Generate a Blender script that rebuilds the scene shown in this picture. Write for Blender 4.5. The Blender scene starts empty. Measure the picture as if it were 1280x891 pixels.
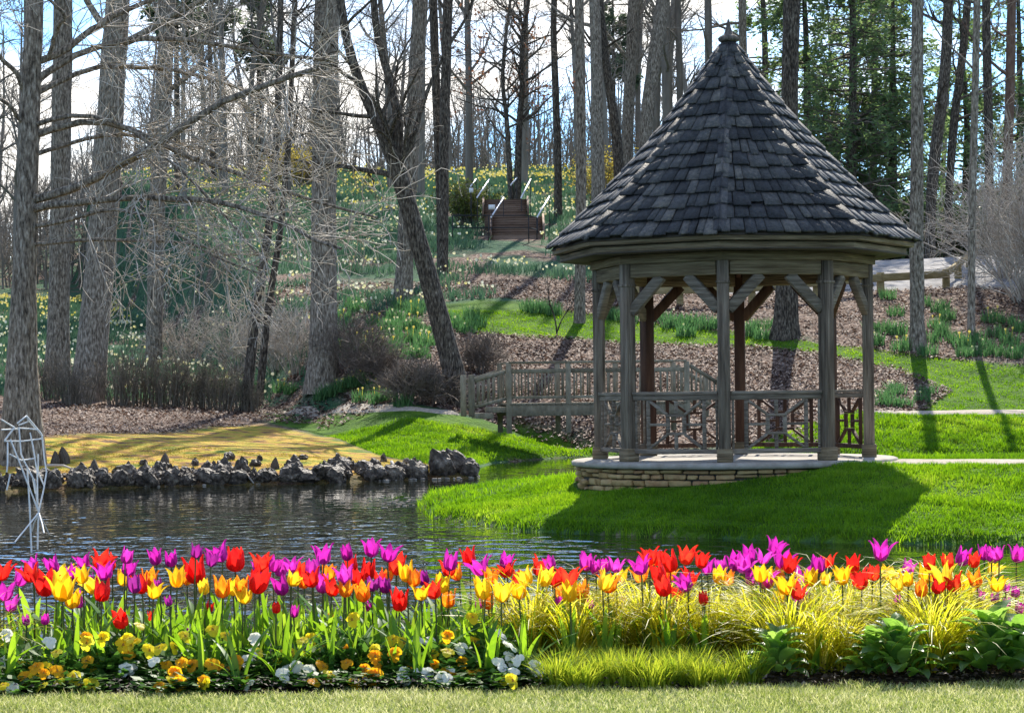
import bpy, math, random
import numpy as np
from mathutils import Matrix, Vector, noise as mnoise

SC = bpy.context.scene
COL = SC.collection
rng = np.random.default_rng(7)
PI = math.pi

# ------------------------------------------------------------------ camera
EYE = 1.7                      # height of the lens above the pond
F = 2760.0                     # focal length in photo pixels (1280 wide)
ROLL = 0.0122                  # the hand-held camera leans a little
VH = 44.0
cam = bpy.data.cameras.new('camera')
cam.sensor_width = 36.0
cam.lens = F / 1280 * 36
cam.shift_y = VH / 1280
cam.clip_start = 0.1
cam.clip_end = 3000
camo = bpy.data.objects.new('camera', cam)
COL.objects.link(camo)
camo.matrix_world = (Matrix.Translation((0, 0, EYE)) @ Matrix.Rotation(PI/2, 4, 'X') @ Matrix.Rotation(-ROLL, 4, 'Z'))
SC.camera = camo

# ------------------------------------------------------------------ sky, sun, exposure
SUN_EL, SUN_AZ = math.radians(42), math.radians(9.5)
world = bpy.data.worlds.new('World')
SC.world = world
world.use_nodes = True
wn, wl = world.node_tree.nodes, world.node_tree.links
bg = wn['Background']
sky = wn.new('ShaderNodeTexSky')
sky.sky_type = 'NISHITA'
sky.sun_disc = False
sky.sun_elevation = SUN_EL
sky.sun_rotation = SUN_AZ
sky.air_density = 1.0
sky.dust_density = 0.6
sky.ozone_density = 2.0
tc = wn.new('ShaderNodeTexCoord')
mp = wn.new('ShaderNodeMapping')
mp.inputs['Scale'].default_value = (1.0, 1.0, 3.2)
mp.inputs['Location'].default_value = (0.35, 0.0, 0.15)
cn = wn.new('ShaderNodeTexNoise')
cn.inputs['Scale'].default_value = 4.5
cn.inputs['Detail'].default_value = 9
cn.inputs['Roughness'].default_value = 0.6
cr = wn.new('ShaderNodeValToRGB')
cr.color_ramp.elements[0].position = 0.49
cr.color_ramp.elements[1].position = 0.62
cr.color_ramp.elements[0].color = (0, 0, 0, 1)
cr.color_ramp.elements[1].color = (1, 1, 1, 1)
tint = wn.new('ShaderNodeMix'); tint.data_type = 'RGBA'; tint.blend_type = 'MULTIPLY'
tint.inputs['Factor'].default_value = 1
tint.inputs['B'].default_value = (0.52, 0.82, 1.15, 1)
mx = wn.new('ShaderNodeMix'); mx.data_type = 'RGBA'
mx.inputs['B'].default_value = (7.0, 6.75, 6.35, 1)
wl.new(tc.outputs['Generated'], mp.inputs['Vector'])
wl.new(mp.outputs['Vector'], cn.inputs['Vector'])
wl.new(cn.outputs['Fac'], cr.inputs['Fac'])
wl.new(sky.outputs['Color'], tint.inputs['A'])
wl.new(tint.outputs['Result'], mx.inputs['A'])
wl.new(cr.outputs['Color'], mx.inputs['Factor'])
wl.new(mx.outputs['Result'], bg.inputs['Color'])
bg.inputs['Strength'].default_value = 0.125

sl = bpy.data.lights.new('sun', 'SUN')
sl.energy = 5.0
sl.angle = math.radians(0.5)
sl.color = (1.0, 0.93, 0.82)
so = bpy.data.objects.new('sun', sl)
COL.objects.link(so)
sd = Vector((math.sin(SUN_AZ)*math.cos(SUN_EL), math.cos(SUN_AZ)*math.cos(SUN_EL), math.sin(SUN_EL)))
so.rotation_euler = sd.to_track_quat('Z', 'Y').to_euler()
so.location = (8, 60, 50)

vs = SC.view_settings
vs.view_transform = 'Standard'
vs.look = 'None'
vs.gamma = 1
vs.use_curve_mapping = False
vs.exposure = 1.05
SC.cycles.max_bounces = 6
SC.cycles.diffuse_bounces = 3
SC.cycles.glossy_bounces = 3
SC.cycles.transmission_bounces = 4
SC.cycles.sample_clamp_indirect = 6

# ------------------------------------------------------------------ helpers
def at(px, py, Y):
    """photo pixel + distance -> world point"""
    dx, dy = px - 640, py - 445.5
    u = dx*math.cos(ROLL) - dy*math.sin(ROLL)
    v = dx*math.sin(ROLL) + dy*math.cos(ROLL)
    return np.array([u/F*Y, Y, EYE - (v - VH)/F*Y])

def lerp(a, b, t): return a + (b-a)*t
def sstep(a, b, x):
    t = np.clip((x-a)/(b-a), 0, 1)
    return t*t*(3-2*t)

OFF = {}
def tag(o, label=None, cat=None, group=None, kind=None):
    if label: o['label'] = label
    if cat: o['category'] = cat
    if group: o['group'] = group
    if kind: o['kind'] = kind
    return o

def thing(name, label, cat, loc=(0, 0, 0), rz=0.0, group=None):
    o = bpy.data.objects.new(name, None)
    o.empty_display_size = 0.1
    COL.objects.link(o)
    o.location = [float(c) for c in loc]
    o.rotation_euler = (0, 0, rz)
    OFF[o.name] = np.array(loc, float)
    return tag(o, label, cat, group)

def kids(o): return list(o.children)
def copy_tree(o, parent=None):
    c = o.copy(); COL.objects.link(c)
    if parent is not None: c.parent = parent
    for ch in kids(o): copy_tree(ch, c)
    return c

def np_mesh(name, V, Q=None, T=None, rnd=None, smooth=False):
    V = np.ascontiguousarray(V, np.float32)
    me = bpy.data.meshes.new(name)
    me.vertices.add(len(V)); me.vertices.foreach_set('co', V.ravel())
    li, ls = [], []
    n = 0
    for A, k in ((Q, 4), (T, 3)):
        if A is None or len(A) == 0: continue
        A = np.asarray(A, np.int32)
        li.append(A.ravel()); ls.append(n + np.arange(len(A), dtype=np.int32)*k); n += A.size
    li = np.concatenate(li); ls = np.concatenate(ls).astype(np.int32)
    me.loops.add(len(li)); me.loops.foreach_set('vertex_index', li)
    me.polygons.add(len(ls)); me.polygons.foreach_set('loop_start', ls)
    if smooth: me.polygons.foreach_set('use_smooth', np.ones(len(ls), bool))
    me.update(calc_edges=True)
    if rnd is not None:
        a = me.attributes.new('rnd', 'FLOAT', 'POINT')
        a.data.foreach_set('value', np.ascontiguousarray(rnd, np.float32))
    return me

def link(name, me, mat, parent=None):
    o = bpy.data.objects.new(name, me)
    COL.objects.link(o)
    if mat is not None: me.materials.append(mat)
    if parent is not None: o.parent = parent
    return o

BOXQ = np.array([[0,3,2,1],[4,5,6,7],[0,1,5,4],[1,2,6,5],[2,3,7,6],[3,0,4,7]])
class MB:
    def __init__(s): s.V=[]; s.Q=[]; s.T=[]; s.R=[]; s.n=0
    def add(s, v, q=None, t=None, rnd=None):
        v = np.asarray(v, float)
        if q is not None and len(q): s.Q.append(np.asarray(q)+s.n)
        if t is not None and len(t): s.T.append(np.asarray(t)+s.n)
        s.V.append(v)
        if rnd is None: rnd = rng.random()
        s.R.append(np.broadcast_to(np.asarray(rnd, float), (len(v),)))
        s.n += len(v)
    def hexa(s, p, rnd=None): s.add(p, BOXQ, None, rnd)
    def box(s, c, d, rz=0.0, rnd=None):
        x, y, z = d[0]/2, d[1]/2, d[2]/2
        p = np.array([[-x,-y,-z],[x,-y,-z],[x,y,-z],[-x,y,-z],[-x,-y,z],[x,-y,z],[x,y,z],[-x,y,z]])
        ca, sa = math.cos(rz), math.sin(rz)
        M = np.array([[ca,-sa,0],[sa,ca,0],[0,0,1]])
        s.hexa(p@M.T + np.array(c, float), rnd)
    def beam(s, a, b, w, h, rnd=None, side=None):
        a = np.array(a, float); b = np.array(b, float)
        d = b-a; d /= np.linalg.norm(d)
        if side is None:
            up = np.array([0,0,1.0]) if abs(d[2]) < .95 else np.array([0,1.0,0])
            sv = np.cross(d, up); sv /= np.linalg.norm(sv)
        else:
            sv = np.array(side, float); sv -= d*(sv@d); sv /= np.linalg.norm(sv)
        uv = np.cross(sv, d)
        W, H = sv*w/2, uv*h/2
        s.hexa([a-W-H, a+W-H, b+W-H, b-W-H, a-W+H, a+W+H, b+W+H, b-W+H], rnd)
    def tubes(s, P, R, sides, rnd=None):
        v, q = tube_batch(P, R, sides)
        N, K = P.shape[:2]
        if rnd is None: rnd = np.repeat(rng.random(N), K*sides)
        s.add(v, q, None, rnd)
    def lathe(s, prof, c=(0,0,0), n=16, rnd=None, rot=0.0, closed=False):
        prof = np.array(prof, float); K = len(prof)
        a = np.arange(n)/n*2*PI + rot
        v = np.stack([prof[:,None,0]*np.cos(a), prof[:,None,0]*np.sin(a), np.broadcast_to(prof[:,None,1], (K,n))], -1).reshape(-1,3)
        i = np.arange(K-1)[:,None]*n; j = np.arange(n); j2 = (j+1) % n
        q = np.stack([i+j, i+j2, i+n+j2, i+n+j], -1).reshape(-1,4)
        s.add(v+np.array(c), q, None, rnd)
    def build(s, name, mat, parent=None, smooth=False, bevel=0, off=None):
        V = np.concatenate(s.V)
        r = parent
        while r is not None and r.parent is not None: r = r.parent
        if off is None: off = OFF.get(r.name, np.zeros(3)) if r is not None else np.zeros(3)
        me = np_mesh(name, V-off, np.concatenate(s.Q) if s.Q else None, np.concatenate(s.T) if s.T else None, np.concatenate(s.R), smooth)
        o = link(name, me, mat, parent)
        if bevel:
            b = o.modifiers.new('bevel', 'BEVEL'); b.width = bevel; b.segments = 1; b.limit_method = 'ANGLE'
        return o

def tube_batch(P, R, sides):
    """P (N,K,3) centre lines, R (N,K) radii"""
    N, K = P.shape[:2]
    T = np.empty_like(P)
    T[:,1:-1] = P[:,2:]-P[:,:-2]; T[:,0] = P[:,1]-P[:,0]; T[:,-1] = P[:,-1]-P[:,-2]
    T /= np.linalg.norm(T, axis=2, keepdims=True)+1e-9
    ref = np.where(np.abs(T.mean(1)[:,2:3]) > .8, np.array([[1.0,0.1,0]]), np.array([[0.05,0.1,1.0]]))[:,None,:]
    U = np.cross(T, ref); U /= np.linalg.norm(U, axis=2, keepdims=True)+1e-9
    W = np.cross(T, U)
    a = np.arange(sides)/sides*2*PI
    v = P[:,:,None,:] + R[:,:,None,None]*(U[:,:,None,:]*np.cos(a)[:,None] + W[:,:,None,:]*np.sin(a)[:,None])
    base = (np.arange(N)*K*sides)[:,None,None]; k = (np.arange(K-1)*sides)[None,:,None]
    j = np.arange(sides)[None,None,:]; j2 = (j+1) % sides
    q = np.stack([base+k+j, base+k+sides+j, base+k+sides+j2, base+k+j2], -1).reshape(-1,4)
    return v.reshape(-1,3), q

def blades(B, H, W, lean, az=None, nrm=None):
    """grass blades: B (N,3) feet; 5 verts each (a quad and a tip)"""
    N = len(B)
    if az is None: az = rng.random(N)*2*PI
    la = rng.random(N)*2*PI
    S = np.stack([np.cos(az), np.sin(az), np.zeros(N)], 1)*(W/2)[:,None]
    L = np.stack([np.cos(la), np.sin(la), np.zeros(N)], 1)*(lean*H)[:,None]
    up = np.array([0,0,1.0])
    m = B + L*.35 + up*(H*.55)[:,None]
    t = B + L + up*(H*np.sqrt(np.clip(1-lean**2*.5, .1, 1)))[:,None]
    V = np.stack([B-S, B+S, m+S*.75, m-S*.75, t], 1).reshape(-1,3)
    i = np.arange(N)*5
    Q = np.stack([i, i+1, i+2, i+3], 1); T = np.stack([i+3, i+2, i+4], 1)
    return V, Q, T, np.repeat(rng.random(N), 5)

# ------------------------------------------------------------------ materials
def _ramp(nt, cols, lo, hi):
    r = nt.nodes.new('ShaderNodeValToRGB')
    e = r.color_ramp.elements
    while len(e) < len(cols): e.new(0.5)
    for k, c in enumerate(cols):
        e[k].position = lo + (hi-lo)*k/(max(1, len(cols)-1))
        e[k].color = (*c, 1)
    return r

def mk(name, cols, scale=4.0, rough=.85, bump=0.0, bscale=None, stretch=(1,1,1), trans=0.0, attr=0.0, spec=.25, detail=6, vor=False, tcol=None, metal=0.0, objrand=0.0, rng_=(.3,.7)):
    m = bpy.data.materials.new(name); m.use_nodes = True
    nt = m.node_tree; N = nt.nodes; L = nt.links
    p = N['Principled BSDF']; out = N['Material Output']
    tcn = N.new('ShaderNodeTexCoord'); mpn = N.new('ShaderNodeMapping')
    mpn.inputs['Scale'].default_value = stretch
    L.new(tcn.outputs['Object'], mpn.inputs['Vector'])
    if vor:
        nz = N.new('ShaderNodeTexVoronoi'); nz.inputs['Scale'].default_value = scale
        sp = N.new('ShaderNodeSeparateColor'); L.new(nz.outputs['Color'], sp.inputs['Color'])
        fac = sp.outputs['Red']; lo, hi = 0.05, .95
    else:
        nz = N.new('ShaderNodeTexNoise'); nz.inputs['Scale'].default_value = scale; nz.inputs['Detail'].default_value = detail
        nz.inputs['Roughness'].default_value = .62
        fac = nz.outputs['Fac']; lo, hi = rng_
    L.new(mpn.outputs['Vector'], nz.inputs['Vector'])
    def mixin(fac, src, w):
        a = N.new('ShaderNodeMix'); a.data_type = 'FLOAT'
        a.inputs[0].default_value = w
        mr = N.new('ShaderNodeMapRange'); mr.inputs['From Min'].default_value = 0; mr.inputs['From Max'].default_value = 1
        mr.inputs['To Min'].default_value = lo; mr.inputs['To Max'].default_value = hi
        L.new(src, mr.inputs['Value'])
        L.new(fac, a.inputs[2]); L.new(mr.outputs['Result'], a.inputs[3])
        return a.outputs[0]
    if attr:
        at_ = N.new('ShaderNodeAttribute'); at_.attribute_name = 'rnd'
        fac = mixin(fac, at_.outputs['Fac'], attr)
    if objrand:
        oi = N.new('ShaderNodeObjectInfo')
        fac = mixin(fac, oi.outputs['Random'], objrand)
    r = _ramp(nt, cols, lo, hi)
    L.new(fac, r.inputs['Fac'])
    L.new(r.outputs['Color'], p.inputs['Base Color'])
    p.inputs['Roughness'].default_value = rough
    p.inputs['Specular IOR Level'].default_value = spec
    p.inputs['Metallic'].default_value = metal
    bn = None
    if bump:
        bz = N.new('ShaderNodeTexNoise'); bz.inputs['Scale'].default_value = bscale or scale*2; bz.inputs['Detail'].default_value = 6
        L.new(mpn.outputs['Vector'], bz.inputs['Vector'])
        bn = N.new('ShaderNodeBump'); bn.inputs['Strength'].default_value = bump; bn.inputs['Distance'].default_value = .04
        L.new(bz.outputs['Fac'], bn.inputs['Height'])
        L.new(bn.outputs['Normal'], p.inputs['Normal'])
    if trans:
        t = N.new('ShaderNodeBsdfTranslucent')
        if tcol:
            r2 = _ramp(nt, tcol, lo, hi); L.new(fac, r2.inputs['Fac']); L.new(r2.outputs['Color'], t.inputs['Color'])
        else: L.new(r.outputs['Color'], t.inputs['Color'])
        ms = N.new('ShaderNodeMixShader'); ms.inputs[0].default_value = trans
        L.new(p.outputs[0], ms.inputs[1]); L.new(t.outputs[0], ms.inputs[2])
        L.new(ms.outputs[0], out.inputs['Surface'])
    return m

M = {}
M['wood_post'] = mk('weathered_post', [(.06,.044,.03),(.165,.127,.09),(.30,.245,.18)], 1.2, .85, .9, 2.6, (16,16,1.0), attr=.25, rng_=(.37,.65), detail=9)
M['wood_rail'] = mk('weathered_rail', [(.09,.07,.05),(.21,.17,.125),(.37,.31,.235)], 1.2, .85, .8, 2.6, (2,2,26), attr=.35, rng_=(.36,.66), detail=9)
M['wood_beam'] = mk('weathered_sunbounce_beam', [(.10,.07,.038),(.225,.17,.098),(.38,.30,.185)], 1.2, .85, .8, 2.6, (1.2,1.2,26), attr=.3, rng_=(.36,.66), detail=9)  # yellower, lighter tone carries sunlight bounced onto the eave boards
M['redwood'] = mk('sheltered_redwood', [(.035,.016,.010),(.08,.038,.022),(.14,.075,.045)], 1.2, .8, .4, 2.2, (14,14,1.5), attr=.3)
M['bridge_wood'] = mk('bridge_timber', [(.09,.075,.048),(.205,.175,.12),(.34,.30,.215)], 2, .9, .4, 5, (5,5,2), attr=.45)
M['shingle'] = mk('cedar_shingle', [(.012,.012,.013),(.040,.041,.042),(.09,.088,.083),(.23,.205,.17)], 3, .7, .9, 9, (7,7,1.0), attr=.6, spec=.35)
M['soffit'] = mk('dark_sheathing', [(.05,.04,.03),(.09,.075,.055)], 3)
M['slab'] = mk('concrete', [(.20,.175,.14),(.30,.27,.225),(.38,.35,.30)], 5, .9, .2, 30)
M['stone'] = mk('fieldstone', [(.18,.115,.045),(.36,.235,.10),(.46,.325,.155),(.33,.18,.085),(.48,.37,.21)], 6, .9, .7, 18, attr=.75)
M['mortar'] = mk('dark_mortar', [(.03,.027,.022),(.07,.06,.05)], 20)
M['rock'] = mk('wet_rock', [(.014,.010,.007),(.055,.041,.028),(.145,.115,.083),(.36,.305,.235)], 4, .6, 1.0, 9, objrand=.2, rng_=(.36,.7))
M['knee'] = mk('root_bark', [(.05,.04,.03),(.12,.10,.08),(.2,.17,.14)], 6, .9, .9, 12, (3,3,.6))
M['bark'] = mk('grey_bark', [(.045,.036,.026),(.15,.12,.09),(.28,.235,.18),(.46,.405,.33)], 2.6, .95, 1.0, 3.2, (8,8,2.2), objrand=.12, detail=10, rng_=(.36,.66))
M['bark_dark'] = mk('dark_bark', [(.014,.011,.008),(.06,.047,.035),(.145,.12,.092),(.31,.265,.21)], 2.6, .95, 1.0, 3.2, (8,8,2.2), objrand=.12, detail=10, rng_=(.38,.7))
M['bark_far'] = mk('hazed_far_bark', [(.10,.086,.07),(.19,.165,.135),(.30,.265,.22)], 1.2, .95, .6, 3, (4,4,.6), objrand=.35)  # colour lightened to stand in for haze over the far wood
M['bark_red'] = mk('pine_bark', [(.06,.035,.025),(.14,.085,.06),(.2,.14,.105)], 2.0, .95, .8, 4, (4,4,1.2), objrand=.2)
M['twig'] = mk('pale_sunlit_twig', [(.18,.15,.115),(.38,.33,.27),(.62,.57,.49)], 2.0, .9, attr=.6)  # pale wood, brightened further so the twigs look sunlit
M['twig_dark'] = mk('brown_twig', [(.07,.054,.042),(.15,.12,.095),(.24,.2,.16)], 2.0, .9, attr=.6)
M['stem_dark'] = mk('shrub_stem', [(.06,.05,.035),(.14,.118,.085),(.25,.215,.165)], 2.0, .85, attr=.7)
M['needles'] = mk('evergreen_needles', [(.05,.085,.045),(.11,.165,.08),(.2,.26,.12)], .5, .7, trans=.5, attr=.6, tcol=[(.11,.18,.07),(.2,.31,.10),(.36,.46,.15)])
M['pine_needles'] = mk('pine_needles', [(.06,.09,.06),(.11,.15,.085),(.17,.21,.10)], .5, .7, trans=.45, attr=.6)
M['moss'] = mk('moss_blade', [(.20,.12,.03),(.36,.25,.035),(.34,.31,.04),(.52,.40,.09)], .8, .7, trans=.4, attr=.55)
M['shrub_leaf'] = mk('shrub_leaf', [(.05,.08,.02),(.12,.15,.03),(.22,.2,.05)], .8, .6, trans=.4, attr=.7)
M['dark_leaf'] = mk('dark_leaf', [(.02,.045,.018),(.045,.085,.03),(.09,.14,.05)], .8, .5, trans=.3, attr=.7)
M['forsythia'] = mk('forsythia_blossom', [(.22,.17,.03),(.42,.33,.05),(.55,.45,.09)], .8, .7, trans=.4, attr=.7)
M['dead_leaf'] = mk('dead_leaf', [(.04,.023,.016),(.10,.06,.042),(.20,.13,.095),(.46,.375,.30)], 3, .75, trans=.25, attr=.85)
M['russet_leaf'] = mk('russet_leaf', [(.12,.045,.025),(.22,.09,.045),(.3,.15,.07)], 3, .75, trans=.4, attr=.85)
G1, G2, G3 = (.03,.085,.004), (.065,.165,.006), (.12,.25,.012)
M['grass'] = mk('lawn_blades', [(.075,.11,.012),G1,G2,G3,(.20,.26,.05)], .55, .55, trans=.5, attr=.38, detail=9, rng_=(.28,.72), tcol=[(.22,.27,.02),(.10,.24,.003),(.20,.40,.005),(.34,.54,.012),(.5,.58,.06)])
M['front_grass'] = mk('front_lawn_blades', [(.12,.19,.02),(.28,.34,.06),(.52,.52,.2),(.8,.75,.45)], 3, .5, trans=.5, attr=.75)  # palest tones: dry blades, and sun glints painted into the colour
M['daff_leaf'] = mk('daffodil_leaf', [(.04,.11,.04),(.08,.19,.06),(.14,.27,.09)], .7, .5, trans=.5, attr=.6)
M['daff_far'] = mk('hill_leaf', [(.035,.09,.05),(.065,.14,.075),(.10,.18,.09)], .12, .6, trans=.35, attr=.5)
M['daff_flower'] = mk('daffodil_petal', [(.8,.78,.62),(.8,.76,.48),(.8,.7,.22)], 1, .6, trans=.35, attr=.9)
M['daff_yellow'] = mk('yellow_daffodil_petal', [(.75,.6,.05),(.8,.66,.15),(.8,.74,.4)], 1, .6, trans=.35, attr=.9)
M['tulip_red'] = mk('red_petal', [(.50,.006,.008),(.66,.012,.012),(.75,.05,.02)], 18, .45, trans=.5, objrand=.4, tcol=[(.85,.01,.012),(.95,.03,.02),(.98,.10,.03)])
M['tulip_mag'] = mk('magenta_petal', [(.26,.008,.18),(.40,.018,.28),(.54,.06,.40)], 18, .45, trans=.5, objrand=.5, tcol=[(.5,.012,.33),(.68,.03,.47),(.82,.10,.62)])
M['tulip_pur'] = mk('purple_petal', [(.13,.006,.10),(.24,.012,.19),(.36,.04,.29)], 18, .45, trans=.45, objrand=.5, tcol=[(.32,.01,.22),(.5,.03,.38),(.65,.1,.5)])
M['tulip_yel'] = mk('yellow_petal', [(.72,.36,.008),(.80,.52,.012),(.82,.66,.05)], 18, .45, trans=.5, objrand=.5, tcol=[(.95,.48,.01),(.98,.66,.02),(.98,.8,.08)])
M['tulip_ora'] = mk('flame_petal', [(.70,.09,.008),(.78,.24,.01),(.80,.45,.015)], 22, .45, trans=.5, tcol=[(.95,.14,.01),(.98,.34,.015),(.98,.6,.03)])
M['stem'] = mk('tulip_stem', [(.05,.06,.02),(.09,.12,.035),(.14,.15,.06)], 6, .5, trans=.15, objrand=.6)
M['tulip_leaf'] = mk('tulip_leaf', [(.03,.095,.015),(.06,.17,.022),(.12,.25,.04)], 5, .5, stretch=(1,1,.3), trans=.42, objrand=.5, tcol=[(.14,.33,.012),(.33,.58,.02),(.56,.76,.05)], spec=.18)
M['pansy_leaf'] = mk('pansy_leaf', [(.025,.075,.012),(.06,.15,.02),(.13,.25,.03)], 8, .5, trans=.5, attr=.7)
M['pansy_ora'] = mk('orange_pansy', [(.72,.30,.008),(.8,.42,.01),(.82,.52,.02)], 30, .5, trans=.6, objrand=.5, tcol=[(.95,.42,.008),(.98,.58,.012),(.98,.7,.03)])
M['pansy_yel'] = mk('yellow_pansy', [(.75,.52,.01),(.82,.66,.02),(.82,.72,.10)], 30, .5, trans=.6, objrand=.5, tcol=[(.95,.7,.01),(.98,.85,.03),(.98,.9,.15)])
M['pansy_whi'] = mk('white_pansy', [(.72,.7,.52),(.8,.79,.68),(.82,.82,.78)], 30, .5, trans=.4, objrand=.5)
M['pansy_eye'] = mk('pansy_eye', [(.25,.1,.005),(.4,.2,.01)], 60, .6)
M['sedge'] = mk('golden_sedge', [(.12,.19,.015),(.34,.36,.02),(.55,.49,.04),(.64,.56,.2)], 2, .45, trans=.55, attr=.8, tcol=[(.38,.48,.01),(.75,.70,.02),(.92,.8,.12)])
M['moss_tuft'] = mk('clipped_sedge', [(.09,.17,.012),(.22,.30,.02),(.4,.44,.04)], 2, .5, trans=.42, attr=.8, tcol=[(.22,.36,.02),(.48,.56,.03),(.65,.66,.06)])
M['rosette'] = mk('broad_leaf', [(.035,.09,.025),(.075,.165,.04),(.15,.25,.075)], 9, .4, trans=.55, attr=.6, tcol=[(.16,.34,.04),(.28,.5,.06),(.42,.62,.12)], spec=.45)
M['bulb_stem'] = M['stem']
M['white_rod'] = mk('white_rod', [(.62,.62,.58),(.75,.75,.72)], 12, .5)
M['steel'] = mk('handrail_metal', [(.62,.62,.63),(.72,.72,.73)], 5, .38, metal=.6, spec=.5)
M['black_metal'] = mk('black_metal', [(.015,.015,.016),(.035,.035,.036)], 5, .5)
M['step_wood'] = mk('brown_step', [(.08,.05,.034),(.17,.11,.076),(.27,.19,.138)], 2.5, .85, .3, 8, (1,1,8), attr=.5)
M['sign_white'] = mk('white_sign', [(.7,.7,.68),(.78,.78,.76)], 3, .6)
M['path'] = mk('gravel_path', [(.20,.17,.125),(.32,.275,.215),(.43,.385,.315)], 14, .95, .4, 60)
M['road'] = mk('worn_asphalt', [(.14,.135,.13),(.23,.22,.21),(.30,.29,.28)], 1.3, .95, .3, 40)
M['rail_wood'] = mk('guard_timber', [(.16,.12,.05),(.27,.21,.10),(.36,.29,.16)], 1.5, .9, .4, 4, (2,2,10), attr=.3)
M['stone_shore'] = mk('pale_shore_stone', [(.12,.10,.08),(.24,.21,.17),(.40,.36,.30)], 10, .8, .5, 20, attr=.6)
# ------------------------------------------------------------------ terrain
def wz(px, py, z=0.0):
    d = at(px, py, 1.0); k = (d[2]-EYE)
    Y = (z-EYE)/k
    return at(px, py, Y)[:2]

FAR = [(-400, 44), (-60, 43)] + [tuple(wz(*p)) for p in
       [(-60,617),(0,615),(100,612),(200,608),(300,606),(380,604),(450,602),(530,599),(600,597)]] + \
      [(-.75,45.5), (-.9,49), (-.4,53), (1.2,56.2), (2.6,57.6), (5,57), (8,55.3), (11,54.6), (16,54.5), (40,55), (400,56), (400,700), (-400,700)]
ISL = [tuple(wz(*p)) for p in [(527,634),(545,648),(600,655),(650,663),(750,668),(900,673),(1000,677),(1130,680),(1283,683)]] + \
      [(9,23.9),(14,24.2),(30,25),(30,45),(14,45.5),(8,44.2),(4,43.2),(1.4,42.2),(-.1,40.2),(-.75,38),(-1.15,36.6),(-1.38,35.2)]
NEAR = [(-400,12.0),(-20,12.1),(-3,12.1),(0,12.25),(3,12.1),(20,12.2),(400,12.2),(400,-200),(-400,-200)]
SEGS = {}
def sdist(X, Y, poly):
    """signed distance, positive inside"""
    P = np.array(poly); Q = np.roll(P, -1, 0)
    d2 = np.full(X.shape, 1e18); ins = np.zeros(X.shape, bool)
    for (ax, ay), (bx, by) in zip(P, Q):
        ex, ey = bx-ax, by-ay
        t = np.clip(((X-ax)*ex+(Y-ay)*ey)/(ex*ex+ey*ey+1e-12), 0, 1)
        d2 = np.minimum(d2, (X-ax-t*ex)**2+(Y-ay-t*ey)**2)
        c = ((ay > Y) != (by > Y))
        with np.errstate(divide='ignore', invalid='ignore'):
            xi = ax+(Y-ay)*ex/(ey if ey != 0 else 1e-12)
        ins ^= c & (X < xi)
    return np.where(ins, 1, -1)*np.sqrt(d2)

def wob(X, Y, s, seed=0):
    return (np.sin(X*s*1.3+seed)*np.cos(Y*s*1.1-seed*2)+np.sin((X*.7+Y*.9)*s*2.1+seed*3)*.5+np.cos((X*.9-Y*.6)*s*3.7+seed)*.3)/1.8

TL = np.array([(0,1.05),(52,1.05),(55,1.2),(62,2.0),(72,3.85),(98,8.4),(125,13.0),(150,16.7),(165,17.6),(200,18),(900,18)])
TR = np.array([(0,.9),(59,.9),(60.6,1.05),(68,2.75),(76.5,4.9),(79,5.1),(90,6.9),(120,8.3),(900,12)])
GULLY = np.array([(2.6,57.5),(1.2,60.2),(-1.2,63.0),(-4.5,64.5)])
def hfun(X, Y):
    X = np.asarray(X, float); Y = np.asarray(Y, float)
    df = sdist(X, Y, FAR); di = sdist(X, Y, ISL); dn = sdist(X, Y, NEAR)
    zl = np.interp(Y, TL[:,0], TL[:,1]); zr = np.interp(Y, TR[:,0], TR[:,1])
    k = sstep(5, 11, X - (Y-60)*.09)
    zt = lerp(zl, zr, k)
    sl = lerp(.085, .24, sstep(-2.5, .5, X+(Y-48)*.25))
    zf = np.minimum(zt, np.where(df > 0, .07*np.clip(df/.25, 0, 1)+sl*df, .3*df))
    zf = zf + wob(X, Y, .5, 1)*.05*sstep(.5, 4, df) + wob(X, Y, .16, 2)*.25*sstep(70, 100, Y)
    dg = np.sqrt(np.maximum(0, -0.0+np.min(np.stack([seg_d(X, Y, a, b) for a, b in zip(GULLY[:-1], GULLY[1:])]), 0)**2))
    zf = zf - 1.0*np.exp(-(dg/1.1)**2)*sstep(.2, 2, df)
    cap = np.interp(X, [-1.5, .3, 2.2, 3.4, 4.5, 30], [.3, .48, .6, .74, .72, .72]) - .047*np.maximum(0, Y-30.5)
    cap = cap + wob(X, Y, 1.1, 4)*.018
    zi = np.where(di > 0, np.minimum(cap, .09*np.clip(di/.12, 0, 1)+.215*di), .5*di)
    zi = np.where((di > 0) & (zi < .04), np.minimum(.04, di*.5), zi)
    zn = np.where(dn > 0, np.minimum(.45, .42*dn), .5*dn)
    zn = zn + .03*np.exp(-((Y-10.1)/.6)**2)
    return np.maximum(np.maximum(np.maximum(zf, zi), zn), -.8)

def seg_d(X, Y, a, b):
    ex, ey = b[0]-a[0], b[1]-a[1]
    t = np.clip(((X-a[0])*ex+(Y-a[1])*ey)/(ex*ex+ey*ey), 0, 1)
    return np.hypot(X-a[0]-t*ex, Y-a[1]-t*ey)

def hz(x, y): return float(hfun(np.array([x]), np.array([y]))[0])

def G(px, py, y0=8.0, y1=170.0):
    """where the line of sight of a photo pixel meets the ground"""
    Y = np.concatenate([np.arange(y0, 62, .1), np.arange(62, y1, .35)])
    d = at(px, py, 1.0)
    X = d[0]*Y; Z = EYE+(d[2]-EYE)*Y
    below = Z < hfun(X, Y)
    if not below.any(): i = len(Y)-1
    else: i = int(np.argmax(below))
    return np.array([X[i], Y[i], hz(X[i], Y[i])])

def GP(pts, **k): return [tuple(G(x, y, **k)[:2]) for x, y in pts]

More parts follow.
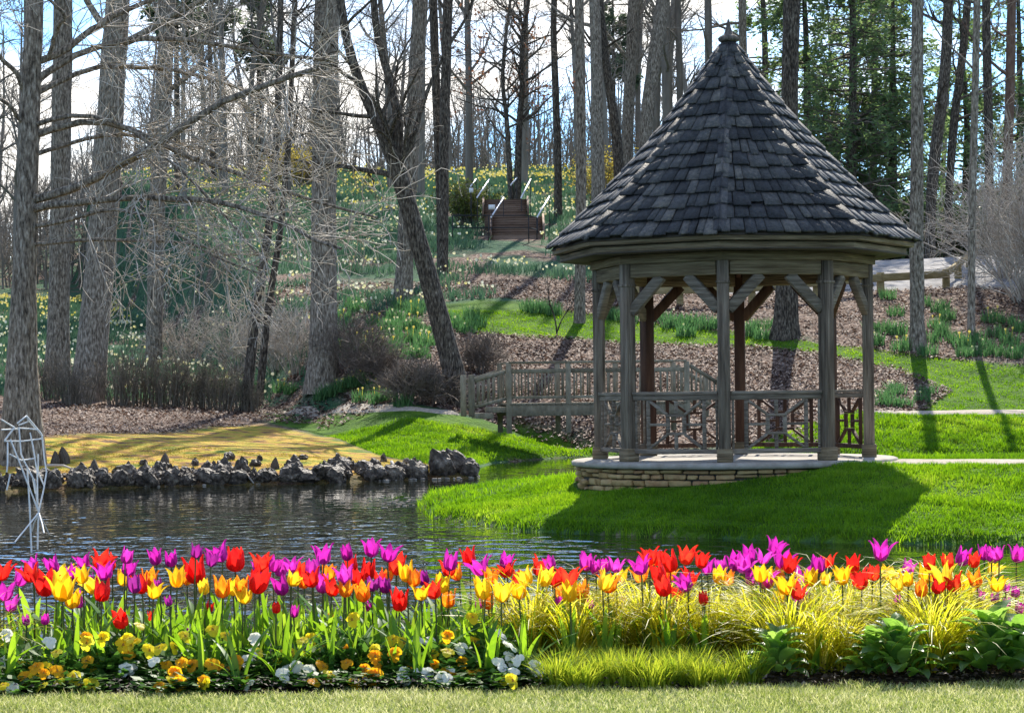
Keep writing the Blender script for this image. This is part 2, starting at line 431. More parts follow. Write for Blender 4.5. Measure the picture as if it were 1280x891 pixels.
# zones (world outlines)
K0 = dict(y0=30.0)
Z_MOSS = [(-12,46.5)] + GP([(0,548),(75,546),(250,536),(330,531),(420,548),(480,570),(545,581),(592,594)], **K0) + [(-.5,39.6)] + [(-14,39.6)]
Z_LITL = GP([(-40,470),(60,480),(200,500),(330,514),(335,530),(250,535),(75,545),(-60,549)], **K0)
Z_LAWN = GP([(330,515),(460,517),(590,522),(645,530),(700,545),(742,559)], **K0) + [(3.0,57.4),(1.2,56.3),(-.5,53),(-1,49),(-.8,45.5)] + GP([(592,594),(545,581),(480,569),(420,546),(340,529)], **K0)
Z_MID = GP([(450,512),(400,440),(470,395),(560,403),(700,418),(900,431),(1010,440),(1120,461),(1188,490),(1155,513),(1050,519)], **K0) + [(8,58.2),(8,56),(5,57.4),(2.4,57.9),(1.2,57.4)] + GP([(742,558),(700,543),(645,529),(590,521)], **K0)
Z_SWA = GP([(553,381),(600,377),(650,376),(690,386),(760,398),(900,416),(1010,430),(1100,440),(1180,452),(1300,462)], **K0) + [(24,66),(24,60.4)] + GP([(1300,519),(1060,520),(1155,513),(1190,490),(1120,461),(1010,439),(900,432),(700,423),(590,419),(556,406)], **K0)
Z_RBANK = GP([(1040,522),(1300,523)], **K0) + [(30,60),(30,54.4),(16,54.4),(11,54.5),(8,55.2),(5.5,56.4)]
Z_UPR = GP([(700,388),(760,396),(900,414),(1010,428),(1100,438),(1180,450),(1310,460)], **K0) + [(40,66),(40,76),(24,83)] + GP([(1290,330),(1215,350),(1100,362),(860,358),(760,352),(560,335),(545,370),(640,372)], **K0)

nY = np.concatenate([np.arange(-30, 6, 3), np.arange(6, 64, .14), np.arange(64, 182, .5), np.arange(182, 700, 25)])
nX = np.concatenate([np.arange(-400, -60, 20), np.arange(-60, -14, .9), np.arange(-14, 15, .15), np.arange(15, 60, .9), np.arange(60, 401, 20)])
GX, GY = np.meshgrid(nX, nY)
HZ = hfun(GX.ravel(), GY.ravel())
gx, gy = GX.ravel(), GY.ravel()
a, b = len(nY), len(nX)
ii = np.arange(a*b).reshape(a, b)
Qg = np.stack([ii[:-1,:-1], ii[:-1,1:], ii[1:,1:], ii[1:,:-1]], -1).reshape(-1,4)
me = np_mesh('ground', np.stack([gx, gy, HZ], 1), Qg, smooth=True)
def soft(poly, w=.35, x=None, y=None):
    x = gx if x is None else x; y = gy if y is None else y
    return sstep(-w, w, sdist(x, y, poly)+wob(x, y, 2.3, 5)*w*.8)
def zones(x, y):
    lawn = np.maximum.reduce([soft(Z_LAWN,.2,x,y), soft(Z_SWA,.25,x,y), soft(Z_RBANK,.2,x,y), (sdist(x,y,ISL) > -.05)*1.0, ((y < 9.2) & (y > -100))*1.0])
    lit = np.maximum.reduce([soft(Z_LITL,.4,x,y), soft(Z_MID,.3,x,y), soft(Z_UPR,.7,x,y)])
    moss = soft(Z_MOSS,.4,x,y)*(lawn < .5)
    soil = ((y >= 9.2) & (y < 13))*1.0
    df_ = sdist(x,y,FAR)
    soil = np.maximum(soil, (lawn < .5)*(x < -.3)*(y < 47)*sstep(.75,.35,df_+wob(x,y,2.2,3)*.3)*.85)
    return lawn, lit, moss, soil
zl_, zt_, zm_, zs_ = zones(gx, gy)
ca = me.attributes.new('zone', 'FLOAT_COLOR', 'POINT')
ca.data.foreach_set('color', np.stack([zl_, zt_, zm_, zs_], 1).astype(np.float32).ravel())

def ground_mat():
    m = bpy.data.materials.new('ground_cover'); m.use_nodes = True
    nt = m.node_tree; N = nt.nodes; L = nt.links; p = N['Principled BSDF']
    p.inputs['Roughness'].default_value = .95; p.inputs['Specular IOR Level'].default_value = .1
    tcn = N.new('ShaderNodeTexCoord'); co = tcn.outputs['Object']
    def noise(s, d=6):
        n = N.new('ShaderNodeTexNoise'); n.inputs['Scale'].default_value = s; n.inputs['Detail'].default_value = d; L.new(co, n.inputs['Vector']); return n.outputs['Fac']
    def vor(s):
        n = N.new('ShaderNodeTexVoronoi'); n.inputs['Scale'].default_value = s; L.new(co, n.inputs['Vector'])
        q = N.new('ShaderNodeSeparateColor'); L.new(n.outputs['Color'], q.inputs['Color']); return q.outputs['Red']
    def ramp(f, cols, lo=.3, hi=.7):
        r = _ramp(nt, cols, lo, hi); L.new(f, r.inputs['Fac']); return r.outputs['Color']
    def mix(f, A, B):
        x = N.new('ShaderNodeMix'); x.data_type = 'RGBA'; L.new(f, x.inputs['Factor']); L.new(A, x.inputs['A']); L.new(B, x.inputs['B']); return x.outputs['Result']
    an = N.new('ShaderNodeAttribute'); an.attribute_name = 'zone'
    sp = N.new('ShaderNodeSeparateColor'); L.new(an.outputs['Color'], sp.inputs['Color'])
    lawn = ramp(noise(1.6), [(.022,.06,.004),(.05,.115,.006),(.085,.16,.012)])
    litter = ramp(vor(11), [(.035,.021,.015),(.085,.052,.037),(.15,.10,.074),(.30,.235,.185)], .05, .95)
    moss = ramp(noise(1.7, 10), [(.10,.15,.02),(.29,.25,.03),(.44,.32,.045),(.40,.22,.05),(.16,.095,.045),(.10,.065,.04)], .34, .68)
    soil = ramp(vor(45), [(.008,.005,.004),(.02,.013,.009),(.04,.026,.019),(.09,.065,.05)], .05, .95)
    hillg = ramp(noise(2.2), [(.02,.05,.028),(.04,.095,.05),(.06,.12,.05)])
    hf = ramp(noise(.32, 5), [(0,0,0),(1,1,1)], .5, .6)
    base = mix(hf, hillg, litter)
    c = mix(sp.outputs['Green'], base, litter)
    c = mix(sp.outputs['Blue'], c, moss)
    c = mix(sp.outputs['Red'], c, lawn)
    c = mix(an.outputs['Alpha'], c, soil)
    L.new(c, p.inputs['Base Color'])
    bz = N.new('ShaderNodeTexVoronoi'); bz.inputs['Scale'].default_value = 10; L.new(co, bz.inputs['Vector'])
    bz2 = noise(14, 5)
    ad = N.new('ShaderNodeMath'); ad.operation = 'ADD'; L.new(bz.outputs['Distance'], ad.inputs[0]); L.new(bz2, ad.inputs[1])
    bp = N.new('ShaderNodeBump'); bp.inputs['Strength'].default_value = .8; bp.inputs['Distance'].default_value = .07
    L.new(ad.outputs[0], bp.inputs['Height']); L.new(bp.outputs['Normal'], p.inputs['Normal'])
    return m
tag(link('ground', me, ground_mat()), kind='structure')

def hq(x, y): return hfun(np.asarray(x), np.asarray(y))

# water
def water_mat():
    m = bpy.data.materials.new('pond_water'); m.use_nodes = True
    nt = m.node_tree; N = nt.nodes; L = nt.links; p = N['Principled BSDF']
    p.inputs['Base Color'].default_value = (.010,.012,.006,1); p.inputs['Roughness'].default_value = .03
    p.inputs['IOR'].default_value = 1.5; p.inputs['Specular IOR Level'].default_value = .5
    tcn = N.new('ShaderNodeTexCoord')
    def nz(s, d, st=(1,1,1)):
        mpn = N.new('ShaderNodeMapping'); mpn.inputs['Scale'].default_value = st; L.new(tcn.outputs['Object'], mpn.inputs['Vector'])
        n = N.new('ShaderNodeTexNoise'); n.inputs['Scale'].default_value = s; n.inputs['Detail'].default_value = d
        L.new(mpn.outputs['Vector'], n.inputs['Vector']); return n.outputs['Fac']
    a = nz(2.0, 1, (1.3,1,1)); b = nz(6, 1, (1.2,1,1)); w = nz(.16, 2)
    r = _ramp(nt, [(.0,.0,.0),(1,1,1)], .34, .50); L.new(w, r.inputs['Fac'])
    sep = N.new('ShaderNodeSeparateXYZ'); L.new(tcn.outputs['Object'], sep.inputs[0])
    mr = N.new('ShaderNodeMapRange'); mr.inputs['From Min'].default_value = 23; mr.inputs['From Max'].default_value = 33
    mr.inputs['To Min'].default_value = 1.0; mr.inputs['To Max'].default_value = .10
    L.new(sep.outputs['Y'], mr.inputs['Value'])
    s1 = N.new('ShaderNodeMath'); s1.operation = 'MULTIPLY_ADD'; s1.inputs[1].default_value = .12; L.new(b, s1.inputs[0]); L.new(a, s1.inputs[2])
    st0 = N.new('ShaderNodeMath'); st0.operation = 'MULTIPLY_ADD'; st0.inputs[1].default_value = .8; st0.inputs[2].default_value = .2
    L.new(r.outputs['Color'], st0.inputs[0])
    st1 = N.new('ShaderNodeMath'); st1.operation = 'MULTIPLY'; L.new(st0.outputs[0], st1.inputs[0]); L.new(mr.outputs['Result'], st1.inputs[1])
    mr2 = N.new('ShaderNodeMapRange'); mr2.inputs['From Min'].default_value = .2; mr2.inputs['From Max'].default_value = 3.2
    mr2.inputs['To Min'].default_value = 1.0; mr2.inputs['To Max'].default_value = .3
    L.new(sep.outputs['X'], mr2.inputs['Value'])
    st2 = N.new('ShaderNodeMath'); st2.operation = 'MULTIPLY'; L.new(st1.outputs[0], st2.inputs[0]); L.new(mr2.outputs['Result'], st2.inputs[1]); st1 = st2
    bp = N.new('ShaderNodeBump'); bp.inputs['Distance'].default_value = .11
    L.new(st1.outputs[0], bp.inputs['Strength']); L.new(s1.outputs[0], bp.inputs['Height']); L.new(bp.outputs['Normal'], p.inputs['Normal'])
    return m
V = np.array([(-300,11,0),(300,11,0),(300,62,0),(-300,62,0)], float)
tag(link('water', np_mesh('water', V, [[0,1,2,3]]), water_mat()), kind='structure')

# paths and road: strips laid on the ground
def strip(name, pts, width, mat, lift=.03, n=7, step=.3):
    pts = np.array(pts, float)
    s = np.concatenate([[0], np.cumsum(np.hypot(*np.diff(pts, axis=0).T))])
    S = np.arange(0, s[-1], step)
    cx = np.interp(S, s, pts[:,0]); cy = np.interp(S, s, pts[:,1])
    k = 7
    if len(S) > 12:
        ker = np.ones(k)/k
        cx = np.convolve(np.pad(cx, k//2, 'edge'), ker, 'valid'); cy = np.convolve(np.pad(cy, k//2, 'edge'), ker, 'valid')
    tx, ty = np.gradient(cx), np.gradient(cy); l = np.hypot(tx, ty); nx, ny = -ty/l, tx/l
    o = np.linspace(-.5, .5, n)
    wj = width*(1+.06*np.sin(S*1.7)+.04*np.sin(S*4.1+1))
    X = cx[:,None]+nx[:,None]*o*wj[:,None]; Y = cy[:,None]+ny[:,None]*o*wj[:,None]
    Z = hfun(X.ravel(), Y.ravel())+lift
    Z = Z.reshape(X.shape); Z[:,0] -= lift+.03; Z[:,-1] -= lift+.03
    ii = np.arange(X.size).reshape(X.shape)
    q = np.stack([ii[:-1,:-1], ii[1:,:-1], ii[1:,1:], ii[:-1,1:]], -1).reshape(-1,4)
    return tag(link(name, np_mesh(name, np.stack([X.ravel(), Y.ravel(), Z.ravel()], 1), q, smooth=True), mat), kind='structure')
PATH_I = [(4.6,28.75),(5.6,28.2),(6.6,27.7),(8.5,27.2),(11,27),(14,27.2)]
strip('path', PATH_I, 1.9, M['path'])
strip('path', [(8,59.9),(12,59.8),(16,59.9),(26,60)], 1.0, M['path'], .035)
pl = GP([(300,511),(380,511.5),(450,513),(520,515),(582,518)], **K0)
strip('path', [(pl[0][0]-3, pl[0][1]+.6)]+pl, .6, M['path'], .03)
strip('road', [(8.5,88.2),(11,87.8),(14,87.6),(19,88.5),(25,93)], 18, M['road'], .10, 25, .5)

# ------------------------------------------------------------------ grass, litter (uncountable cover)
def scatter(n, x0, x1, y0, y1): return rng.uniform(x0, x1, n), rng.uniform(y0, y1, n)
def path_d(x, y, pts):
    return np.min(np.stack([seg_d(x, y, p, q) for p, q in zip(pts[:-1], pts[1:])]), 0)
GC = np.array([2.95, 29.5])        # gazebo centre
def grass(name, n, box, keep, h, w, mat, lean=(.1,.7), low=.45):
    x, y = scatter(n, *box); k = keep(x, y); x, y = x[k], y[k]
    z = hq(x, y)-.01
    N = len(x)
    cl = .75+.6*(wob(x, y, 3.1, 9)+wob(x, y, 7.7, 3)*.7)
    H = h*rng.uniform(.5, 1.25, N)*np.clip(cl, low, 1.4)
    v, q, t, r = blades(np.stack([x,y,z],1), H, w*rng.uniform(.6,1.3,N), rng.uniform(*lean, N))
    return tag(link(name, np_mesh(name, v, q, t, r), mat), kind='stuff')
isl_keep = lambda x, y: (sdist(x,y,ISL) > .02) & (np.hypot(x-GC[0],y-GC[1]) > 2.16) & (path_d(x,y,PATH_I) > .92)
grass('island_grass', 260000, (-1.6,9.5,23.5,30.5), isl_keep, .075, .011, M['grass'])
grass('island_grass', 90000, (-1.6,12,30.5,45), isl_keep, .10, .016, M['grass'])
grass('bank_grass', 130000, (-7,4,43,58), lambda x,y: (sdist(x,y,Z_LAWN) > -.1) & (sdist(x,y,FAR) > .05) & (path_d(x,y,pl) > .55), .10, .02, M['grass'])
grass('bank_grass', 90000, (5,19,54,61), lambda x,y: (sdist(x,y,Z_RBANK) > -.1) & (sdist(x,y,FAR) > .05) & (np.abs(y-59.85) > .5), .13, .022, M['grass'])
grass('slope_grass', 150000, (-4,20,58,76), lambda x,y: (sdist(x,y,Z_SWA) > -.15) & (np.abs(y-59.85) > .45), .07, .026, M['grass'])
grass('front_lawn_grass', 150000, (-3.2,3.2,7.9,9.3), lambda x,y: (y < 9.21+.04*np.sin(x*7)+.03*np.sin(x*23)), .042, .0046, M['front_grass'], (.2,1.2), .8)
grass('shore_grass', 60000, (-1.7,9.5,23.3,37), lambda x,y: (np.abs(sdist(x,y,ISL)-.03) < .10), .15, .013, M['grass'], (.2,.9))
grass('moss_tufts', 60000, (-15,1.5,39.5,48), lambda x,y: (sdist(x,y,Z_MOSS) > -.1)&(sdist(x,y,FAR) > .5)&(wob(x,y,1.9,4)+wob(x,y,4.3,1)*.6 > -.25), .035, .022, M['moss'], (.2,.9))
def litter(name, n, box, keep, size):
    x, y = scatter(int(n*1.5), *box); k = keep(x, y)&(rng.random(len(x)) < .62+.55*wob(x, y, 1.4, 6)); x, y = x[k], y[k]; N = len(x)
    z = hq(x, y)+rng.uniform(.0,.05,N)
    az = rng.random(N)*2*PI; s = size*rng.choice((.45,.6,.75,.9,1.15),N)
    tilt = rng.uniform(-.7,.9,N)
    A = np.stack([np.cos(az), np.sin(az), np.zeros(N)],1)*s[:,None]
    Bv = np.stack([-np.sin(az)*np.cos(tilt), np.cos(az)*np.cos(tilt), np.sin(tilt)],1)*(s*.55)[:,None]
    c = np.stack([x,y,z],1)
    up = np.zeros((N,3)); up[:,2] = s*.25
    v = np.stack([c-A*.5, c-Bv*.5+up, c+A*.5, c+Bv*.5+up],1).reshape(-1,3)
    i = np.arange(N)*4
    t = np.concatenate([np.stack([i,i+1,i+3],1), np.stack([i+1,i+2,i+3],1)])
    return tag(link(name, np_mesh(name, v, None, t, np.repeat(rng.random(N)**1.5,4)), M['dead_leaf']), kind='stuff')
litter('leaf_litter', 60000, (-5,14,56,75), lambda x,y: (sdist(x,y,Z_MID) > -.1) & (sdist(x,y,Z_SWA) < .05) & (hq(x,y) > .02), .14)
litter('leaf_litter', 45000, (-4,26,62,84), lambda x,y: (sdist(x,y,Z_UPR) > -.3) & (sdist(x,y,Z_SWA) < .05), .15)
litter('leaf_litter', 26000, (-15,-3,43,60), lambda x,y: (sdist(x,y,Z_LITL) > -.3), .11)
litter('leaf_litter', 60000, (-26,6,60,84), lambda x,y: (sdist(x,y,Z_SWA) < -.4)&(sdist(x,y,Z_MID) < 0)&(wob(x,y,.35,8) > -.4), .15)
# bark mulch of the flower bed
litter_m = M['dead_leaf']; M['dead_leaf'] = mk('bark_mulch', [(.012,.008,.006),(.03,.02,.014),(.06,.042,.03),(.2,.155,.125)], 3, .8, attr=.9)
litter('bark_mulch', 16000, (-3,3,9.16,11.2), lambda x,y: y > 9.2, .03)
M['dead_leaf'] = litter_m
# ------------------------------------------------------------------ gazebo
GZ0 = .78                                     # floor level
TH0 = math.radians(-9.1)                      # front post turned a little left of the line of sight
RP = 1.79
gaz = thing('gazebo', 'octagonal wooden gazebo with tall pointed dark shingle roof on a low stone base', 'gazebo', (GC[0], GC[1], GZ0))
def gdir(k):                                  # k = 0 front, counted anticlockwise seen from above; right = +2
    a = TH0 + k*PI/4
    return np.array([math.sin(a), -math.cos(a)])
def gpt(k, r, z): d = gdir(k); return np.array([GC[0]+d[0]*r, GC[1]+d[1]*r, z])
def gang(k): d = gdir(k); return math.atan2(d[1], d[0])
m = MB()
m.lathe([(0,.775),(1.5,.78),(2.13,.78),(2.165,.765),(2.165,.715),(2.13,.70),(0,.70)], (GC[0],GC[1],0), 72)
m.build('floor_slab', M['slab'], gaz)
m = MB()
z = .30
st = MB()
st.lathe([(2.02,.2),(2.02,.70)], (GC[0],GC[1],0), 60)
core = st.build('stone_wall', M['mortar'], gaz)
for row in range(5):
    h = [.10,.075,.095,.07,.09][row]
    if z+h > .695: h = .695-z
    a = rng.random()
    while a < 2*PI+.05:
        w = rng.uniform(.10,.36)/2.1
        hh = h*rng.uniform(.82,.97); r1 = 2.09+rng.uniform(-.03,.03)
        if rng.random() < .12: hh = h*rng.uniform(.5,.7)
        p = []
        for zz, dr in ((z+.006, 0), (z+hh, 0)):
            for aa, rr in ((a+.004, 1.97), (a+w-.006, 1.97), (a+w-.006+rng.normal(0,.004), r1+rng.normal(0,.012)), (a+.004+rng.normal(0,.004), r1+rng.normal(0,.012))):
                p.append([GC[0]+rr*math.cos(aa), GC[1]+rr*math.sin(aa), zz+rng.normal(0,.006)])
        p = np.array(p)
        m.hexa(p[[0,3,2,1,4,7,6,5]])
        a += w
    z += h
m.build('stone', M['stone'], core, bevel=.014)['kind'] = 'stuff'

def post(k, mat):
    d = gang(k)
    m = MB()
    c = gpt(k, RP, 0)
    m.box((c[0],c[1],(GZ0+.16+3.32)/2), (.148,.148,3.32-GZ0-.16), d)
    o = m.build('post', mat, gaz, bevel=.008)
    p = MB(); p.box((c[0],c[1],GZ0+.085), (.195,.195,.17), d); p.build('plinth', M['wood_beam'], o, bevel=.012)
    t = MB(); t.box((c[0],c[1],3.045), (.172,.172,.035), d); t.build('trim', mat, o, bevel=.006)
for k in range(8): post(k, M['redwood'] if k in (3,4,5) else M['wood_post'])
# ring beam between the posts
for k in range(8):
    p0, p1 = gpt(k, RP, 3.23), gpt(k+1, RP, 3.23)
    e = (p1-p0)/np.linalg.norm(p1-p0)
    m = MB(); m.beam(p0+e*.076, p1-e*.076, .11, .175); m.build('ring_beam', M['wood_beam'], gaz, bevel=.006)
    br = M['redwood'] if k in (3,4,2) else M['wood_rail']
    for pa, s in ((p0, 1), (p1, -1)):
        m = MB()
        lo = pa + e*s*.06; lo[2] = 2.70
        hi = pa + e*s*.50; hi[2] = 3.145
        m.beam(lo, hi, .085, .135); m.build('knee_brace', br, gaz, bevel=.005)
# cornice
def ring(m, r0, z0, r1, z1, th):
    """octagonal board ring, from (r0,z0) to (r1,z1), th thick"""
    d = np.array([r1-r0, z1-z0]); d /= np.linalg.norm(d); n = np.array([d[1], -d[0]])*th
    for k in range(8):
        f = []
        for kk in (k, k+1):
            f.append([gpt(kk, r, zz) for r, zz in ((r0,z0),(r1,z1),(r1-n[0],z1-n[1]),(r0-n[0],z0-n[1]))])
        m.hexa([f[0][0],f[1][0],f[1][1],f[0][1],f[0][3],f[1][3],f[1][2],f[0][2]])
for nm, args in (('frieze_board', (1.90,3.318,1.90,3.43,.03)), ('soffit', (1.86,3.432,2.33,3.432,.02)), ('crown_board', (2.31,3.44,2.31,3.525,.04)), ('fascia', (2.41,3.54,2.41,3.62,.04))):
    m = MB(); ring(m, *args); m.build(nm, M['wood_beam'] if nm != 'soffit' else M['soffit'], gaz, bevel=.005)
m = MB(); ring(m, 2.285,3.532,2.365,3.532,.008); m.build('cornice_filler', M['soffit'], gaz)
# roof
def rz(t): return .07+2.39*(t-.27*t*(1-t)), 6.36-2.73*t
m = MB()
for k in range(8):
    for i in range(10):
        t0, t1 = i/10, (i+1)/10
        (ra,za),(rb,zb) = rz(t0), rz(t1)
        m.add([gpt(k,ra-.02,za-.035),gpt(k+1,ra-.02,za-.035),gpt(k+1,rb-.02,zb-.035),gpt(k,rb-.02,zb-.035)], [[0,3,2,1]])
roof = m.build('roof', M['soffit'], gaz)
NC = 15
ts = np.linspace(.0, 1.0, NC+1)
m = MB()
for k in range(8):
    c0, c1 = gdir(k), gdir(k+1); nm = (c0+c1); nm /= np.linalg.norm(nm)
    for i in range(NC):
        t0, t1 = max(0, ts[i]-.02), ts[i+1]+.006
        (ra,za),(rb,zb) = rz(t0), rz(t1)
        # slope normal of this face
        sl = np.array([rb-ra, zb-za]); sl /= np.linalg.norm(sl)
        N = np.array([nm[0]*-sl[1], nm[1]*-sl[1], sl[0]])
        W = 2*rb*math.sin(PI/8)
        s = rng.uniform(-.1,0)
        while s < 1:
            w = rng.uniform(.10,.25)/W
            e = min(1, s+w); b_ = max(0, s)
            if e-b_ > .02:
                g = .006/W
                jb = rng.normal(0,.017); lift = rng.uniform(.0,.02); tw = rng.normal(0,.006)
                sd_ = np.array([nm[0]*sl[0], nm[1]*sl[0], sl[1]])
                U0 = lerp(gpt(k,ra,za),gpt(k+1,ra,za),b_+g); U1 = lerp(gpt(k,ra,za),gpt(k+1,ra,za),e-g)
                B0 = lerp(gpt(k,rb,zb),gpt(k+1,rb,zb),b_+g)+sd_*jb; B1 = lerp(gpt(k,rb,zb),gpt(k+1,rb,zb),e-g)+sd_*(jb+tw)
                hi = .026+lift
                m.hexa([U0-N*.012, U1-N*.012, B1+N*(hi-.022), B0+N*(hi-.022), U0-N*.004, U1-N*.004, B1+N*(hi+.004+tw), B0+N*(hi+.004)])
            s += w
sh = m.build('shingle', M['shingle'], roof); sh['kind'] = 'stuff'
m = MB()
for k in range(8):
    d = gdir(k)
    for i in range(13):
        t0, t1 = i/13, (i+1)/13+.03
        if i == 0: t0 = .03
        t1 = min(t1, 1.01)
        (ra,za),(rb,zb) = rz(t0), rz(t1)
        hw = .085
        for sgn in (-1, 1):
            o = gdir(k+sgn)-d; L2 = np.linalg.norm(o)
            def P(r, zz, w, lift):
                q = d*r + o/L2*w
                return np.array([GC[0]+q[0], GC[1]+q[1], zz+lift])
            j = rng.normal(0,.006)
            la, lb = .022, .058+rng.uniform(0,.012)
            w0 = min(hw, ra*.72)
            m.hexa([P(ra,za,0,la-.02),P(ra,za,w0,la-.035),P(rb,zb,hw+j,lb-.05),P(rb,zb,0,lb-.03),P(ra,za,0,la+.01),P(ra,za,w0,la-.008),P(rb,zb,hw+j,lb-.012),P(rb,zb,0,lb+.012)])
m.build('ridge_cap', M['shingle'], roof)
m = MB(); m.lathe([(0,6.33),(.11,6.33),(.14,6.355),(.14,6.385),(.11,6.41),(.065,6.43),(.05,6.47),(.03,6.54),(.014,6.62),(0,6.65)], (GC[0],GC[1],0), 16)
m.build('finial', M['knee'], roof, smooth=True)
# rafters seen from below
m = MB()
for k in range(8):
    a_ = gpt(k, 1.75, 3.30); b_ = gpt(k, .1, 6.0)
    m.beam(a_, b_, .06, .12)
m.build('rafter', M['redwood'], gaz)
# railings, open between front right and right post
for k in (0, 2, 3, 4, 5, 6, 7):
    p0, p1 = gpt(k, RP, 0), gpt(k+1, RP, 0)
    e = (p1-p0); Lg = np.linalg.norm(e[:2]); e /= Lg
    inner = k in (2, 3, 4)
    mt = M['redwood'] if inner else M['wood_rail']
    def R(s, zz): q = p0+e*s; return np.array([q[0], q[1], zz])
    s0, s1 = .078, Lg-.078
    m = MB()
    m.beam(R(s0,1.655), R(s1,1.655), .10, .04)
    m.beam(R(s0,1.597), R(s1,1.597), .05, .065)
    top = m.build('top_rail', M['wood_rail'], gaz, bevel=.005)
    m = MB(); m.beam(R(s0,.915), R(s1,.915), .055, .06); m.build('bottom_rail', mt, gaz, bevel=.005)
    m = MB()
    zb, zt = .946, 1.563
    b = .034
    v0, v1 = .145, Lg-.145
    q0, q1 = .285, Lg-.285
    for s in (v0-.035, v1+.035): m.beam(R(s,zb), R(s,zt), .03, b*.8)
    for s in (q0, q1): m.beam(R(s,zb), R(s,zt), .05, b)
    c = Lg/2; zc = (zb+zt)/2; h = .115
    # centre square, diagonals to the corners, short cross pieces
    for sg in (-1, 1):
        m.beam(R(c+sg*h,zc-h+.021), R(c+sg*h,zc+h-.021), .052, b)
        m.beam(R(c-h-.02,zc+sg*h), R(c+h+.02,zc+sg*h), .052, b+.001)
        m.beam(R(c,zc+sg*(h+.018)), R(c,zt if sg > 0 else zb), .048, b-.002)
        m.beam(R(c+sg*(h+.018),zc), R(q1-.025 if sg > 0 else q0+.025,zc), .046, b-.002)
        for sv in (-1, 1):
            m.beam(R(c+sg*(h+.012),zc+sv*(h+.012)), R((q1 if sg > 0 else q0)-sg*.03, (zt if sv > 0 else zb)-sv*.012), .05, b-.004)
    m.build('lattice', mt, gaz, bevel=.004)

# ------------------------------------------------------------------ footbridge
b0 = at(637, 504, 55.0)
bz = b0[2]
br = thing('footbridge', 'weathered timber footbridge with baluster railings behind the gazebo', 'bridge', (b0[0], b0[1], bz))
e1 = np.array([1.0, .035, 0]); e1 /= np.linalg.norm(e1)
e2 = np.array([-.16, .987, 0])
def BP(s, d, z): q = b0 + e1*s + e2*d; return np.array([q[0], q[1], bz+z])
LB = 4.45; WB = 1.5
m = MB()
for i in range(31):
    s = (i+.5)*LB/31
    m.beam(BP(s,-.06,-.025), BP(s,WB+.06,-.025), LB/31-.012, .05)
m.build('deck', M['bridge_wood'], br, bevel=.004)
for d in (0, WB):
    m = MB(); m.beam(BP(-.08,d,-.19), BP(LB+.08,d,-.19), .08, .27); m.build('side_beam', M['bridge_wood'], br, bevel=.006)
for d in (.02, WB-.02):
    for s, h in ((0,1.02),(1.48,.99),(2.96,.99),(LB,1.0)):
        m = MB(); q = BP(s,d,0); m.box((q[0],q[1],bz+(h-.75)/2+.0), (.13,.13,h+.75), .035); m.build('post', M['bridge_wood'], br, bevel=.01)
    for i, (sa, sb) in enumerate(((.065,1.415),(1.545,2.895),(3.025,LB-.065))):
        m = MB()
        m.beam(BP(sa-.06,d,.985+.03), BP(sb+.06,d,.985+.03), .15, .045)
        m.beam(BP(sa,d,.80), BP(sb,d,.80), .05, .10)
        m.beam(BP(sa,d,.14), BP(sb,d,.14), .05, .07)
        rp = m.build('railing', M['bridge_wood'], br, bevel=.005)
        m = MB()
        for j in range(8):
            s = lerp(sa, sb, (j+.5)/8)
            m.beam(BP(s,d,.176), BP(s,d,.749), .045, .04)
        m.build('baluster', M['bridge_wood'], rp)
    # ramps of railing at both ends
    for s, t, zt0, zt1 in ((0, -.95, .80, .52), (LB, LB+.85, .90, .42)):
        dd = d - .12 if s == 0 else d+.1
        q = BP(t, dd, 0); zg = zt1-.36
        m = MB(); m.box((q[0],q[1],bz+zt1-.32), (.15,.15,1.05), .035); m.build('end_post', M['bridge_wood'], br, bevel=.015)
        sg = np.sign(t-s)
        m = MB()
        m.beam(BP(s+sg*.07,d,zt0), BP(t-sg*.08,dd,zt1+.05), .06, .09)
        m.beam(BP(s+sg*.07,d,zt0-.68), BP(t-sg*.08,dd,zt1-.60), .05, .08)
        for j in range(6):
            f = (j+.5)/6
            qa = lerp(BP(s+sg*.07,d,zt0), BP(t-sg*.08,dd,zt1+.05), f); qb = qa-np.array([0,0,.64])
            m.beam(qa-np.array([0,0,.046]), qb, .045, .04)
        m.build('ramp_railing', M['bridge_wood'], br)
for i in range(2):
    m = MB(); s = -.22-.34*i
    m.beam(BP(s,.0,-.16-.15*i), BP(s,WB,-.16-.15*i), .34, .14); m.build('step', M['bridge_wood'], br, bevel=.006)

# ------------------------------------------------------------------ hillside stairs, handrails, fence, signs
def stairs(px0, px1, py, Y, n, rise, label):
    A, B = at(px0, py, Y), at(px1, py, Y)
    w = B[0]-A[0]; c = (A+B)/2
    t = thing('staircase', label, 'stairs', (c[0], c[1], c[2]))
    for i in range(n):
        m = MB(); z0 = c[2]+rise*i
        m.box((c[0], Y+.32*i+.16, z0+rise/2-.35), (w, .32, rise+.7-.03), 0)
        o = m.build('step', M['step_wood'], t)
        m = MB(); m.box((c[0], Y+.32*i+.145, z0+rise-.0), (w+.04, .345, .035), 0); m.build('tread', M['step_wood'], o)
    for sg in (-1, 1):
        m = MB()
        m.beam((c[0]+sg*(w/2+.06), Y-.1, c[2]+.0), (c[0]+sg*(w/2+.06), Y+.32*n, c[2]+rise*n), .09, .4); m.build('stringer', M['step_wood'], t)
    return c, w
stairs(616, 679, 296, 98, 8, .13, 'lower flight of brown wooden steps on the daffodil hillside')
stairs(606, 659, 268, 101.5, 7, .12, 'upper flight of brown wooden steps on the daffodil hillside')
